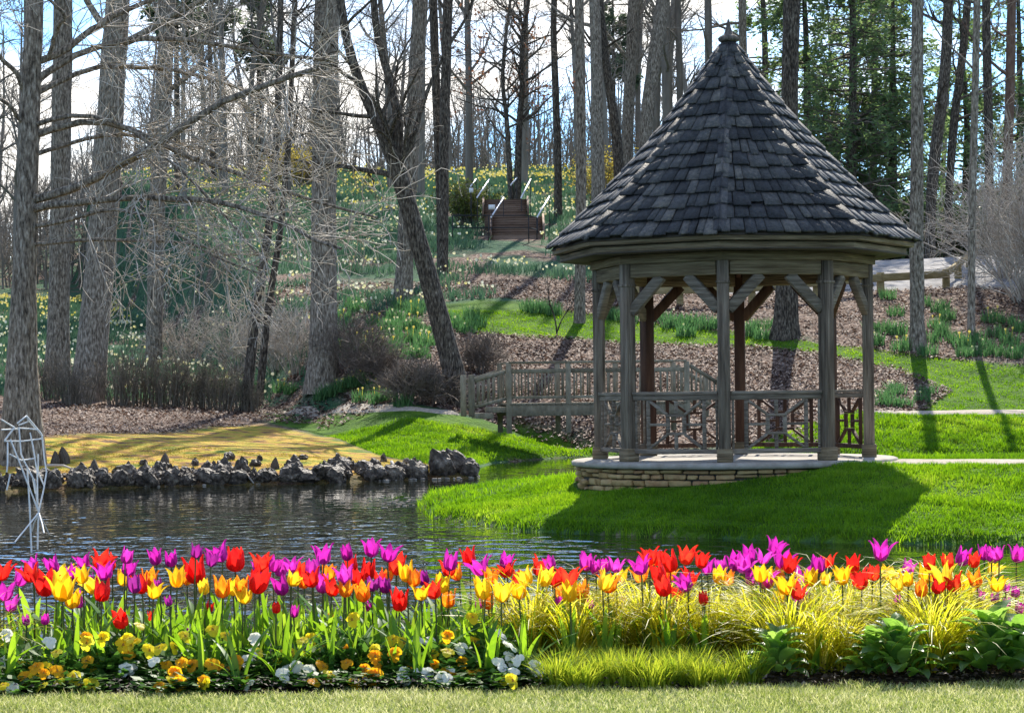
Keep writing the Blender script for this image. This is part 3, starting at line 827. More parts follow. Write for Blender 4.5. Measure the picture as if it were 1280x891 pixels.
def handrail(xa, ya, xb, yb, Ya, Yb, label):
    A, B = at(540+xa/5.82, 200+ya/5.82, Ya), at(540+xb/5.82, 200+yb/5.82, Yb)
    t = thing('handrail', label, 'handrail', A-np.array([0,0,.9]), group='handrails of the hillside steps')
    m = MB(); m.beam(A, B, .05, .06); m.build('rail', M['steel'], t)
    for q in (lerp(A,B,.03), lerp(A,B,.97)):
        m = MB(); m.beam(q-np.array([0,0,.03]), (q[0],q[1],hz(q[0],q[1])-.1), .035, .035); m.build('post', M['black_metal'], t)
handrail(432,420,525,275, 98,100.5, 'silver sloping handrail in front of the lower wooden steps')
handrail(767,420,858,265, 98,100.5, 'rightmost silver sloping handrail, beside the lower steps')
handrail(330,276,420,142, 101.5,104, 'silver sloping handrail on the left edge of the upper steps')
handrail(650,280,720,142, 101.5,104, 'silver sloping handrail on the right edge of the upper steps')
handrail(283,195,325,140, 105,106.5, 'short topmost silver handrail above the white label, left of the steps')
handrail(575,185,620,130, 105,106.5, 'short topmost silver handrail right of the steps, against a tree trunk')
fa = [at(540+x/5.82, 200+y/5.82, Y) for x, y, Y in ((152,404,97),(415,404,96.5),(705,404,96),(765,420,97.5))]
t = thing('rail_fence', 'thin black two-rail fence at the foot of the hillside steps', 'fence', (fa[1][0], fa[1][1], hz(*fa[1][:2])))
for p, q in zip(fa[:-1], fa[1:]):
    for dz in (0, -.53):
        m = MB(); m.beam(p+np.array([0,0,dz]), q+np.array([0,0,dz]), .035, .045); m.build('rail', M['black_metal'], t)
for p in fa:
    m = MB(); m.box((p[0],p[1],(p[2]+hz(*p[:2])-.1)/2), (.045,.045,max(.3,p[2]-hz(*p[:2])+.12)), 0); m.build('post', M['black_metal'], t)
for (x, y, Y, l) in ((615.3,259,100.8,'white plant label board beside the steps, larger one in front of the treads'), (589.5,238,104.5,'smaller white plant label board under the topmost left handrail')):
    c = at(x, y, Y)
    t = thing('plant_label', l, 'sign', (c[0], c[1], hz(c[0], c[1])))
    m = MB(); m.box(c, (.30 if Y < 102 else .2,.02,.22), 0); m.build('board', M['sign_white'], t)
    g = hz(c[0], c[1])
    m = MB(); m.box((c[0],c[1]+.025,(c[2]+g)/2), (.04,.025,abs(c[2]-g)+.2), 0); m.build('stake', M['black_metal'], t)

# ------------------------------------------------------------------ timber guard rail along the road
gp = [at(x, 346, Y)[:2] for x, Y in ((760,76.5),(850,76.3),(940,76.2),(1021,76.3),(1101,77))] + [at(1183,340,79)[:2], at(1198,340,82)[:2], at(1212,330,86)[:2], at(1221,330,91)[:2]]
t = thing('guard_rail', 'low timber guard rail curving along the road behind the gazebo', 'fence', (*gp[4], hz(*gp[4])))
gh = [hz(*p)+.70 for p in gp]
for i, p in enumerate(gp):
    m = MB(); m.box((p[0],p[1],gh[i]-.5), (.24,.22,1.04), 0); m.build('post', M['rail_wood'], t, bevel=.015)
for i in range(len(gp)-1):
    p, q = np.array([*gp[i], gh[i]-.17]), np.array([*gp[i+1], gh[i+1]-.17])
    p[1] -= .17; q[1] -= .17
    if i >= 5: p[0] -= .1; q[0] -= .1
    m = MB(); m.beam(p, q, .09, .27); m.build('beam', M['rail_wood'], t, bevel=.01)

# ------------------------------------------------------------------ bank rocks and cypress knees
def rockmesh(name, seed, sx, sy, sz, jag):
    import bmesh
    bm = bmesh.new(); bmesh.ops.create_icosphere(bm, subdivisions=3, radius=.5)
    for v in bm.verts:
        p = v.co.normalized()
        n = mnoise.fractal(p*1.6+Vector((seed*7.1,seed*3.3,1)), 1.0, 2.1, 4)
        r = mnoise.cell(p*2.6+Vector((seed,2,seed*2)))
        v.co = Vector((p.x*sx, p.y*sy, p.z*sz))*(.5+.10*n*jag+.03*(r-.5)*jag)
    me = bpy.data.meshes.new(name); bm.to_mesh(me); bm.free(); me.materials.append(M['rock']); return me
ROCKS = [rockmesh('rock', i, *a) for i, a in enumerate([(1.1,.8,.9,1.2),(.9,.9,1.2,1.4),(1.4,.8,.7,1.2),(.8,.7,1.3,1.5),(1.2,1,.9,1.6),(.7,.8,1.0,1.3)])]
rr = random.Random(3)
def rock(px, py, size, label, group, lean=0):
    g = G(px, py, **K0)
    o = bpy.data.objects.new('rock', ROCKS[rr.randrange(6)]); COL.objects.link(o)
    o.location = (g[0], g[1], max(g[2],-.05)+size*.16)
    o.scale = [size*rr.uniform(.85,1.15) for _ in range(3)]
    o.rotation_euler = (rr.uniform(-.3,.3), lean+rr.uniform(-.25,.25), rr.uniform(0,6.28))
    tag(o, label, 'rock', group)
for x, y, s in ((553,592,.62),(575,590,.58),(588,594,.5)):
    rock(x, y, s, {553:'large leaning dark rock, leftmost of the three at the tip of the left bank',575:'large dark rock in the middle of the three at the tip of the left bank',588:'dark pointed rock at the very tip of the left bank'}[x], 'rocks at the tip of the left bank', .5)
for i in range(270):
    x = rr.uniform(-6, 548); y = np.interp(x, [0,100,300,450,600],[612,609,604,600,597])-rr.uniform(-1,13)
    rock(x, y, rr.choice((.11,.14,.17,.2,.24,.3,.42)), 'dark wet boulder in the jumbled row along the waterline of the left bank', 'boulders along the left bank waterline', rr.uniform(-.5,.5))
for i in range(30):
    x = rr.uniform(170, 590); y = np.interp(x, [100,300,450,600],[585,578,576,580])+rr.uniform(-4,12)
    rock(x, y, rr.uniform(.12,.26), 'small dark stone scattered on the yellow moss above the boulders', 'small stones on the mossy bank')
def kneemesh(seed):
    m = MB(); K = 9; n = 12
    zs = np.linspace(0, 1, K); a = np.arange(n)/n*2*PI
    r = .34*(1-zs)**.8+.09*np.sin(zs*PI)+.03
    r[-1] = .01
    V = []
    for k in range(K):
        lob = 1+.25*np.sin(a*3+seed+zs[k]*2)+.15*np.sin(a*5-seed)
        V.append(np.stack([np.cos(a)*r[k]*lob+.1*math.sin(seed+zs[k]*2), np.sin(a)*r[k]*lob, np.full(n, zs[k])],1))
    m.add(np.concatenate(V), [[i*n+j, i*n+(j+1)%n, (i+1)*n+(j+1)%n, (i+1)*n+j] for i in range(K-1) for j in range(n)])
    me = np_mesh('cypress_knee', np.concatenate(m.V), np.concatenate(m.Q), smooth=True); me.materials.append(M['knee']); return me
KN = [kneemesh(i*1.7) for i in range(3)]
for i, (x, y, h, l) in enumerate(((68,581,.3,'knobbly grey cypress knee beside the big trunk at the left edge'),(79,580,.36,'tallest pair-mate cypress knee just right of the big trunk on the left bank'),(207,584,.3,'lone pointed cypress knee on the mossy bank among the boulders'),(120,592,.3,None),(345,586,.25,None),(268,588,.22,None),(160,593,.28,None),(430,588,.24,None))):
    g = G(x, y, **K0)
    o = bpy.data.objects.new('cypress_knee', KN[i % 3]); COL.objects.link(o); o.location = (g[0], g[1], g[2]-.04); o.scale = (h*.8, h*.8, h*1.1); o.rotation_euler = (0,0,i)
    tag(o, l or 'short cypress knee poking up between the bank boulders', 'tree root', 'cypress knees')
def snag_root(pts, r):
    m = MB(); P = np.array([G(x, y, **K0)+np.array([0,0,dz]) for x, y, dz in pts])[None]
    m.tubes(P, np.linspace(r, r*.35, P.shape[1])[None], 6)
    tag(m.build('root', M['twig'], smooth=True), 'pale bare root straggling down to the water between the boulders', 'tree root', 'roots on the left bank')
for pts in ([(105,592,.1),(112,600,.12),(122,607,.0)],[(60,588,.1),(80,590,.12),(98,593,.06)],[(300,596,.15),(310,602,.1),(318,606,0)],[(150,600,.1),(158,603,.12),(172,606,0)],[(490,590,.2),(497,596,.12),(502,602,0)]):
    snag_root(pts, .035)
m = MB()
for x in np.arange(40, 600, 3.0):
    y = np.interp(x, [0,100,300,450,600],[612,609,605,601,597])+rr.uniform(-1,1)
    q = wz(x, y); s = rr.uniform(.025,.07)
    m.box((q[0], q[1]+rr.uniform(-.1,.2), .01), (s*1.4, s, s*.7), rr.uniform(0,3))
tag(m.build('shore_gravel', M['stone_shore'], bevel=.02), 'pale pebbles along the waterline of the left bank', None, kind='stuff')

m = MB()
for i in range(80):
    x = rr.gauss(-1.5,.45); y = rr.gauss(34.6,1.0)
    if float(sdist(np.array([x]),np.array([y]),ISL)[0]) > -.05: continue
    s = rr.uniform(.02,.06); a = rr.uniform(0,6.28)
    m.box((x,y,.004), (s*1.6,s,.008), a)
tag(m.build('floating_leaves', M['stone_shore']), 'scattered pale leaves floating on the pond', kind='stuff')

# ------------------------------------------------------------------ rod sculpture in the pond
SY = 24.0
def S2(x, y, dd=0): return at(x/4.46, 500+y/4.455, SY+dd)
foot = S2(218, 720)
t = thing('rod_sculpture', 'wading-bird sculpture of thin white rods standing in the pond', 'sculpture', (foot[0], foot[1], 0))
def rods(nm, lines, r, mat=M['white_rod']):
    m = MB()
    for L_ in lines:
        P = np.array([S2(*p) for p in L_])
        P = np.array([P[0], *(lerp(P[i], P[i+1], f) for i in range(len(P)-1) for f in (.5, 1))])
        m.tubes(P[None], np.full((1,len(P)), r), 6)
    m.build(nm, mat, t)
rods('bill', [[(8,108,-.2),(80,150,0)],[(10,165,-.15),(105,160,.05)],[(28,225,-.1),(85,150,0)]], .009)
rods('head', [[(98,130,-.05),(150,88,0),(160,120,.05),(105,140,0)],[(150,88,0),(235,190,.15)],[(160,110,.1),(240,200,.2)],[(100,155,0),(180,160,.1),(215,165,.1)],[(25,228,-.1),(130,228,0),(235,215,.15)]], .009)
rods('body_rod', [[(60,218,-.15),(105,330,-.15),(218,622,0)],[(108,150,-.1),(120,300,-.1),(140,345,-.1),(195,450,-.05),(216,610,0)],[(170,180,.05),(185,250,.05),(210,400,.03),(213,610,0)],[(237,200,.15),(250,330,.15),(262,400,.12),(245,500,.08),(218,622,0)],[(45,235,-.1),(45,350,-.2),(40,400,-.2)],[(55,300,-.2),(120,335,-.1),(190,325,.0)],[(60,410,-.2),(40,500,-.2)],[(215,300,.1),(215,400,.1),(250,480,.1)],[(185,430,0),(200,520,0)]], .009)
rods('leg', [[(218,622,0),(214,720,0),(212,830,0)],[(155,380,-.05),(168,600,-.05),(178,850,-.05)]], .010)
rods('foot_strut', [[(218,625,0),(150,710,-.3),(85,790,-.5)],[(218,625,0),(250,690,.3),(275,745,.5)],[(218,630,0),(190,690,.2),(180,730,.35)],[(220,630,0),(238,690,-.2),(248,740,-.35)]], .008)
# ------------------------------------------------------------------ trees
def resample(P, R, K):
    P = np.array(P, float); R = np.array(R, float)
    s = np.concatenate([[0], np.cumsum(np.linalg.norm(np.diff(P, axis=0), axis=1))])
    t = np.linspace(0, s[-1], K)
    Q = np.stack([np.interp(t, s, P[:,i]) for i in range(3)], 1)
    k = max(3, K//8)|1
    Qs = np.stack([np.convolve(np.pad(Q[:,i], k//2, 'edge'), np.ones(k)/k, 'valid') for i in range(3)], 1)
    Qs[0], Qs[-1] = Q[0], Q[-1]
    return Qs, np.interp(t, s, R)

def trunk_mesh(mb, P, R, sides=18, lump=.06, flare=0.0, flute=0):
    K = len(P)
    v, q = tube_batch(P[None], R[None], sides)
    v = v.reshape(K, sides, 3)
    a = np.arange(sides)/sides*2*PI
    ph = rng.random()*6
    z = np.linspace(0, 1, K)[:,None]
    f = 1+lump*(np.sin(a*2+ph+z*9)*.5+np.sin(a*3-ph*2+z*23)*.35+np.sin(z*61+a+ph)*.3)+rng.normal(0, lump*.25, (K, sides))
    if flute: f = f+flute*np.sin(a*6+ph)*np.exp(-z*K*.10)
    hgt = np.linalg.norm(P-P[0], axis=1)[:,None]
    if flare: f = f+flare*np.exp(-hgt/(R[0]*1.8))*(1+.5*np.sin(a*5+ph))
    c = P[:,None,:]
    v = c+(v-c)*f[:,:,None]
    mb.add(v.reshape(-1,3), q, None, rng.random())

def spawn(P, R, n, t0, t1, ang, L0, K, up=0.0, wig=.15, rf=.6, taper=.5, tip=.2, rmin=.003, lens=None):
    """n branches along the given limbs (N,K,3)"""
    N, Kp, _ = P.shape
    ln = np.linalg.norm(P[:,-1]-P[:,0], axis=1)
    idx = rng.choice(N, n, p=ln/ln.sum())
    t = t0+(t1-t0)*rng.random(n)
    x = t*(Kp-1); i0 = np.minimum(x.astype(int), Kp-2); f = (x-i0)[:,None]
    pos = P[idx,i0]*(1-f)+P[idx,i0+1]*f
    tan = P[idx,i0+1]-P[idx,i0]; tan /= np.linalg.norm(tan, axis=1, keepdims=True)+1e-9
    r0 = (R[idx,i0]*(1-f[:,0])+R[idx,i0+1]*f[:,0])*rf
    pv = rng.normal(size=(n,3)); pv -= tan*np.sum(pv*tan, 1, keepdims=True); pv /= np.linalg.norm(pv, axis=1, keepdims=True)
    an = np.radians(rng.normal(ang[0], ang[1], n))[:,None]
    d = np.cos(an)*tan+np.sin(an)*pv
    L = L0*rng.uniform(.55, 1.25, n)*(1-taper*t)
    out = [pos]
    for k in range(K-1):
        d = d+rng.normal(0, wig, (n,3)); d[:,2] += up
        d /= np.linalg.norm(d, axis=1, keepdims=True)
        pos = pos+d*(L/(K-1))[:,None]
        out.append(pos)
    RR = np.maximum(r0[:,None]*np.linspace(1, tip, K)[None], rmin)
    return np.stack(out, 1), RR

def tree(name, label, cat, trunks, bark, twig, limbs, twigs, group=None, flare=.35, sides=18, lump=.06, seedleaf=None, flute=0, extra=None, base=None):
    """trunks: list of (points, radii); limbs/twigs: parameters of the branch generations"""
    P0 = np.array(trunks[0][0][0], float)
    if base is None: base = np.array([P0[0], P0[1], hz(P0[0], P0[1])])
    t = thing(name, label, cat, base, group=group)
    mb = MB(); TP, TR_ = [], []
    for j, (p, r) in enumerate(trunks):
        Pq, Rq = resample(p, r, 44)
        trunk_mesh(mb, Pq, Rq, sides, lump, flare if j == 0 else 0, flute)
        TP.append(Pq); TR_.append(Rq)
    mb.build('trunk', bark, t, smooth=True)
    TP = np.array(TP); TR_ = np.array(TR_)
    cb = MB()
    gens = []
    if limbs:
        cur = spawn(TP, TR_, **limbs[0]); gens.append((cur, 6))
        for l in limbs[1:]:
            cur = spawn(*cur, **l); gens.append((cur, 5))
    if extra is not None: gens.append((extra, 7)); 
    for (p, r), s in gens: cb.tubes(p, r, s)
    if gens: o = cb.build('branch', bark, t, smooth=True); o['kind'] = 'stuff'
    tb = MB(); any_ = False
    if twigs:
        src = [g[0] for g in gens]
        for tw in twigs:
            tw = dict(tw); which = tw.pop('of', -1)
            cur = spawn(*src[which], **tw); src.append(cur)
            tb.tubes(*cur, 3); any_ = True
    if any_:
        o = tb.build('twig', twig, t); o['kind'] = 'stuff'
        if seedleaf:
            n, size, mt = seedleaf
            P, R = src[-1]
            leafcards(P, n, size, mt, t, 'leaf')
    return t

def leafcards(P, n, size, mat, parent, nm, flat=0.0, spread=.06, aspect=.55):
    N, K, _ = P.shape
    i = rng.integers(N, size=n); k = rng.integers(max(1, K//3), K, size=n)
    c = P[i,k]+rng.normal(0, spread, (n,3))
    A = rng.normal(size=(n,3)); A[:,2] *= (1-flat); A /= np.linalg.norm(A, axis=1, keepdims=True)
    Bv = np.cross(A, rng.normal(size=(n,3))+np.array([0,0,2.0*flat])); Bv /= np.linalg.norm(Bv, axis=1, keepdims=True)+1e-9
    s = (size*rng.uniform(.5,1.3,n))[:,None]
    v = np.stack([c-A*s*.5, c-Bv*s*aspect*.5, c+A*s*.5, c+Bv*s*aspect*.5],1).reshape(-1,3)
    q = np.arange(n*4).reshape(-1,4)
    mb = MB(); mb.add(v, q, None, np.repeat(rng.random(n),4))
    o = mb.build(nm, mat, parent); o['kind'] = 'stuff'
    return o

def px_trunk(pts, Y, top=22.0, ylean=0.0, r_top=.12):
    if Y is None: Y = G(pts[0][0], pts[0][1], **K0)[1]
    """trunk from photo pixels (x, y, width in px); runs on above the frame to its full height"""
    P = [at(x, y, Y) for x, y, w in pts]; R = [w*.86/2/F*Y for x, y, w in pts]
    P[0][2] = hz(P[0][0], P[0][1])-.3
    if top:
        d = P[-1]-P[-2]; d = d/max(.5, abs(d[2]))
        h = top+P[0][2]-P[-1][2]
        if h > 1:
            for f in (.5, 1.0):
                P.append(P[-1 if f == .5 else -2]+d*h*f*np.array([.6,1,1])); R.append(lerp(R[len(pts)-1], r_top, f))
    return np.array(P), np.array(R)

LIMB = lambda n, L=4.5, t0=.45, rf=.38: [dict(n=n, t0=t0, t1=.97, ang=(58,14), L0=L, K=7, up=.05, wig=.13, rf=rf, taper=.35, tip=.25), dict(n=n*5, t0=.2, t1=.95, ang=(42,14), L0=L*.45, K=6, up=.04, wig=.17, rf=.55, taper=.3, tip=.3, rmin=.006)]
TW = lambda n, L=1.0: [dict(of=-1, n=n, t0=.15, t1=1.0, ang=(40,16), L0=L, K=5, up=.02, wig=.2, rf=.5, taper=.2, tip=.35, rmin=.0055), dict(of=-1, n=n*2, t0=.2, t1=1.0, ang=(38,15), L0=L*.5, K=3, up=.02, wig=.2, rf=.6, taper=.1, tip=.5, rmin=.005)]

# big bald cypress on the left bank, with long limbs reaching right
cp = px_trunk([(28,548,62),(27,520,54),(28,470,46),(30,380,38),(33,300,33),(36,200,30),(40,100,28),(45,-20,25)], 44.0, 20)
LB_ = [([(40,250),(90,238),(170,196),(225,168),(275,128),(330,108),(395,86)],44,42,.10,.05),
       ([(38,262),(85,252),(160,246),(240,252),(300,262),(380,300),(430,318)],44,41.5,.085,.03),
       ([(40,170),(120,140),(170,160),(240,195),(310,218),(390,246),(470,270)],44,43,.075,.025),
       ([(42,100),(95,62),(160,46),(240,45),(330,60),(420,70)],44,45,.075,.03),
       ([(42,80),(85,72),(130,28),(180,5),(240,-12)],44,44.5,.08,.04),
       ([(40,118),(100,88),(180,80),(260,92),(330,120),(420,165)],44,46,.06,.02),
       ([(36,160),(80,142),(130,140),(180,180),(210,200),(270,260),(330,330)],44,42.5,.055,.018),
       ([(36,285),(85,276),(140,262),(190,265),(250,310),(330,345)],44,42,.05,.016),
       ([(34,304),(90,300),(180,300),(260,306),(330,330)],44,43,.045,.016),
       ([(40,195),(90,180),(150,168),(200,182),(260,185),(330,228)],44,45,.05,.018),
       ([(36,120),(20,90),(-10,60),(-60,30)],44,43,.06,.03),
       ([(32,160),(10,120),(-30,100)],44,43,.05,.03),
       ([(60,75),(75,40),(92,25),(58,-6)],44,43,.05,.03)]
EP, ER = [], []
for pts, ya, yb, ra, rb in LB_:
    n_ = len(pts)
    p = np.array([at(x, y, lerp(ya, yb, i/(n_-1))) for i, (x, y) in enumerate(pts)])
    q, r = resample(p, np.linspace(ra, rb, n_), 14)
    q = q+np.cumsum(rng.normal(0,.018,q.shape),0); EP.append(q); ER.append(r)
EP, ER = np.array(EP), np.array(ER)
def cyp_twigs():
    return [dict(of=0, n=230, t0=.22, t1=1.0, ang=(55,18), L0=2.3, K=6, up=-.05, wig=.16, rf=.32, taper=.35, tip=.35, rmin=.010),
            dict(of=-1, n=1250, t0=.15, t1=1.0, ang=(48,16), L0=1.0, K=5, up=-.04, wig=.2, rf=.5, taper=.3, tip=.5, rmin=.0075),
            dict(of=-1, n=1900, t0=.2, t1=1.0, ang=(45,16), L0=.42, K=3, up=-.03, wig=.2, rf=.7, taper=.2, tip=.7, rmin=.0062)]
tree('cypress_tree', 'big bare bald cypress at the left edge, long limbs reaching right', 'tree', [cp], M['bark'], M['twig'], None, cyp_twigs(), flare=.25, lump=.05, flute=.14, extra=(EP, ER))

HERO = [
 # pts, Y, top, bark, label, limbs n
 ([(72,482,38),(74,400,32),(76,250,30),(78,100,28),(80,-20,26)],None,24,'bark','straight grey trunk between the big cypress and the broad pale trunk'),
 ([(106,500,54),(112,470,48),(122,380,44),(130,270,42),(138,150,38),(148,0,34),(150,-30,33)],None,26,'bark','broad pale flaky trunk rising from the dark shrubs on the left bank, leaning slightly right'),
 ([(192,462,26),(194,380,24),(197,250,23),(205,120,24),(212,-20,22)],None,24,'bark','thinner grey trunk just right of the broad pale trunk on the left bank'),
 ([(404,482,50),(405,440,42),(406,330,38),(405,200,37),(408,80,36),(410,-20,35)],None,27,'bark','big grey trunk left of the leaning forked tree, daffodil clumps at its foot'),
 ([(504,376,28),(506,330,24),(512,220,24),(520,110,23),(527,-20,23)],None,26,'bark','pale straight trunk half hidden behind the leaning forked tree'),
 ([(553,334,16),(555,280,15),(556,150,15),(559,60,14),(561,-20,14)],86,24,'bark_dark','right stem of the dark twin trunks left of the hillside steps'),
 ([(551,330,10),(551,250,12),(547,150,12),(544,60,12),(541,-20,12)],86.6,24,'bark_dark','left stem of the dark twin trunks left of the hillside steps'),
 ([(698,250,13),(698,200,11),(695,110,10),(692,40,9),(694,-20,9)],108,20,'bark_dark','thin dark tree just right of the hillside steps'),
 ([(725,402,17),(726,330,16),(727,200,15),(726,90,14),(724,-20,13)],74,22,'bark','slim grey trunk left of the gazebo roof, standing at the edge of the lawn swathe'),
 ([(748,262,22),(748,200,19),(747,120,18),(745,40,17),(743,-20,16)],103,24,'bark','stout grey trunk beside the leaning trunk left of the gazebo roof'),
 ([(777,216,17),(772,170,14),(762,110,13),(754,50,13),(748,-20,12)],104,23,'bark_dark','dark trunk leaning left, between the two stout trunks left of the gazebo roof'),
 ([(784,212,18),(785,170,17),(788,100,17),(792,30,17),(794,-20,16)],106,24,'bark','smooth straight trunk second to the left of the gazebo peak'),
 ([(803,196,20),(808,150,20),(818,80,21),(827,20,21),(832,-20,20)],104,25,'bark','thick grey trunk leaning right towards the gazebo peak'),
 ([(836,150,14),(834,100,15),(833,40,15),(832,-20,14)],112,24,'bark_far','grey trunk half hidden behind the thick trunk that leans to the gazebo peak'),
 ([(850,140,10),(850,80,10),(848,20,9),(847,-20,9)],112,22,'bark_far','narrow trunk left of the gazebo peak'),
 ([(886,110,10),(886,40,11),(885,-20,10)],110,23,'bark_far','narrow trunk just behind the left of the roof finial'),
 ([(930,100,12),(929,40,12),(928,-20,12)],114,23,'bark','trunk just behind the right of the roof finial'),
 ([(982,438,46),(983,415,36),(984,330,29),(986,200,27),(988,90,25),(991,-20,24)],70,27,'bark_dark','large dark trunk rising behind the gazebo between its back posts'),
 ([(1147,426,26),(1147,400,21),(1146,300,20),(1147,180,18),(1147,80,17),(1148,-20,17)],68.5,25,'bark','straight grey trunk right of the gazebo among the daffodil clumps'),
 ([(1214,408,12),(1215,360,11),(1215,300,11),(1217,200,11),(1220,100,10),(1222,-20,10)],71,18,'bark','slim grey trunk right of the gazebo, in front of the pale twiggy shrub'),
 ([(1163,312,16),(1163,270,15),(1168,200,17),(1178,130,17),(1184,60,16),(1187,-20,15)],98,23,'bark_dark','dark forked trunk behind the end of the road, right of the straight grey trunk'),
 ([(1188,312,12),(1186,250,11),(1192,160,13),(1205,60,12),(1212,-20,11)],102,22,'bark_dark','thin dark trunk behind the road, right of the forked trunk'),
 ([(1240,340,12),(1238,260,12),(1236,150,13),(1234,60,13),(1233,-20,12)],96,22,'bark_dark','dark trunk rising out of the pale twiggy shrub on the right'),
 ([(1258,340,15),(1259,250,14),(1262,150,14),(1264,60,14),(1266,-20,13)],100,24,'bark_red','reddish pine trunk near the right edge of the photo'),
 ([(306,452,17),(318,400,14),(332,320,12),(342,240,11),(348,140,10),(352,-20,9)],66,18,'bark_dark','dark slender tree leaning right above the bare thicket on the left bank'),
 ([(322,455,12),(336,380,10),(350,300,9),(360,200,9),(366,80,8),(370,-20,8)],69,17,'bark_dark','second dark slender tree leaning right behind the bare thicket on the left bank'),
]
for i, (pts, Y, top, bk, lab) in enumerate(HERO):
    tr = px_trunk(pts, Y, top)
    Y = tr[0][0][1]; near = Y < 92
    nl = 11 if near else 8
    tree('bare_tree', lab, 'tree', [tr], M[bk], M['twig_dark'], LIMB(nl, 4.2, .42 if near else .3), TW(130 if near else 70, 1.1), flare=.14 if near else .08, sides=18 if near else 12)

# leaning forked tree over the stream
def lt(pts, Y): return [at(x, y, Y) for x, y, w in pts], [w*.84/2/F*Y for x, y, w in pts]
a_ = [(577,516,40),(572,480,33),(560,435,30),(545,378,29),(528,318,28),(512,262,27),(500,215,27),(492,190,26),(470,150,18),(452,110,15),(438,70,14),(428,20,13),(422,-30,12),(410,-110,8)]
b_ = [(494,196,20),(500,160,15),(493,120,13),(482,80,12),(471,40,11),(466,-20,10),(462,-90,6)]
c_ = [(500,205,14),(516,180,9),(523,150,7),(536,110,6),(560,60,5),(585,20,4),(600,-30,3)]
Tt = []
for q in (a_, b_, c_):
    p, r = lt(q, 61.5); Tt.append((p, r))
Tt[0][0][0][2] -= .4
tree('forked_tree', 'dark tree leaning left over the stream, its trunk forking into crooked stems', 'tree', Tt, M['bark_dark'], M['twig_dark'],
     [dict(n=26, t0=.45, t1=.98, ang=(55,16), L0=3.4, K=7, up=.06, wig=.17, rf=.4, taper=.3, tip=.25), dict(n=110, t0=.2, t1=.95, ang=(45,15), L0=1.5, K=6, up=.02, wig=.2, rf=.55, taper=.3, tip=.3, rmin=.006)], TW(500, .9), flare=.25)

# pair of small crooked trees by the steps
for pts, lab in (([(640,243,9),(637,200,8),(634,150,7),(628,100,6),(632,50,5),(640,-10,4)],'small crooked tree left of the pair above the hillside steps, russet leaves in its crown'),
                 ([(646,243,13),(648,200,10),(650,150,9),(654,100,8),(652,60,7),(662,0,5)],'taller crooked tree of the pair above the hillside steps, russet leaves in its crown')):
    tree('oak_sapling', lab, 'tree', [px_trunk(pts, 110, 13, r_top=.04)], M['bark_dark'], M['twig_dark'],
         [dict(n=26, t0=.3, t1=.95, ang=(52,14), L0=4, K=7, up=.05, wig=.16, rf=.5, taper=.3, tip=.25), dict(n=120, t0=.2, t1=.95, ang=(42,14), L0=1.7, K=6, up=.03, wig=.18, rf=.55, taper=.3, tip=.3, rmin=.01)], TW(300, .9), flare=.1, sides=10, seedleaf=(750, .18, M['russet_leaf']))
# sapling beside the lawn swathe
g = G(697, 420, **K0)
p = [g+np.array(v) for v in ((0,0,-.1),(-.05,0,.5),(-.25,0,1.1),(-.3,.1,2.0))]
p2 = [g+np.array(v) for v in ((.0,0,.1),(.15,0,.5),(.5,0,1.0),(.8,0,1.6))]
tree('sapling', 'small dark bare sapling on the leaf litter below the lawn swathe', 'tree', [(p,[.03,.025,.02,.01]),(p2,[.03,.022,.016,.01])], M['bark_dark'], M['twig_dark'],
     [dict(n=14, t0=.4, t1=.98, ang=(40,12), L0=.7, K=5, up=.05, wig=.15, rf=.6, taper=.3, tip=.3, rmin=.006)], [dict(of=-1, n=50, t0=.2, t1=1, ang=(40,12), L0=.35, K=4, up=.03, wig=.15, rf=.6, rmin=.005)], flare=0, sides=6)

# distant bare trees: five kinds, copied
def far_proto(i):
    h = rng.uniform(17, 24); r = rng.uniform(.16, .3)
    bend = rng.normal(0,.8,2)
    p = [(0,0,-.5),(bend[0]*.2,0,h*.3),(bend[0]*.6,bend[1],h*.65),(bend[0],bend[1],h)]
    return tree('bare_tree', 'bare grey tree in the leafless wood behind the hillside', 'tree', [(p,[r,r*.8,r*.5,.03])], M['bark_far'], M['twig_dark'],
         [dict(n=24, t0=.3, t1=.98, ang=(46,14), L0=4.2, K=6, up=.06, wig=.13, rf=.45, taper=.5, tip=.25, rmin=.012), dict(n=100, t0=.2, t1=.98, ang=(42,14), L0=2.0, K=5, up=.04, wig=.17, rf=.55, taper=.3, tip=.35, rmin=.012)],
         [dict(of=-1, n=480, t0=.1, t1=1, ang=(42,15), L0=1.1, K=4, up=.02, wig=.18, rf=.5, rmin=.009, tip=.6)], group='bare trees of the wood behind', flare=.1, sides=8, base=np.zeros(3))
FP = [far_proto(i) for i in range(6)]
spots = []
fr = random.Random(11)
for i in range(48):
    Y = fr.uniform(112, 200)
    px = fr.uniform(-60, 1340)
    X = (px-640)/F*Y
    if 905 < px < 1150 and Y < 130: continue
    if any((X-a)**2+(Y-b)**2 < 5 for a, b in spots): continue
    spots.append((X, Y))
def band(X, Y):
    px = 640+X/Y*F
    side = 'left' if px < 330 else 'middle' if px < 900 else 'right'
    return side, ('front' if Y < 150 else 'deep')
for i, (X, Y) in enumerate(spots):
    o = FP[i % 6] if i < 6 else copy_tree(FP[i % 6])
    o.location = (X, Y, hz(X, Y)); o.rotation_euler = (0, 0, fr.uniform(0, 6.28)); s = fr.uniform(.7, 1.15); o.scale = (s, s, s)
    side, dp = band(X, Y)
    o['label'] = {'left':'bare grey tree behind the left bank trees, ','middle':'bare grey tree behind the hillside steps, ','right':'bare grey tree behind the gazebo roof and road, '}[side] + ('at the front of the wood' if dp == 'front' else 'deep in the wood')
    o['group'] = f'bare trees of the wood behind, {side} {dp}'

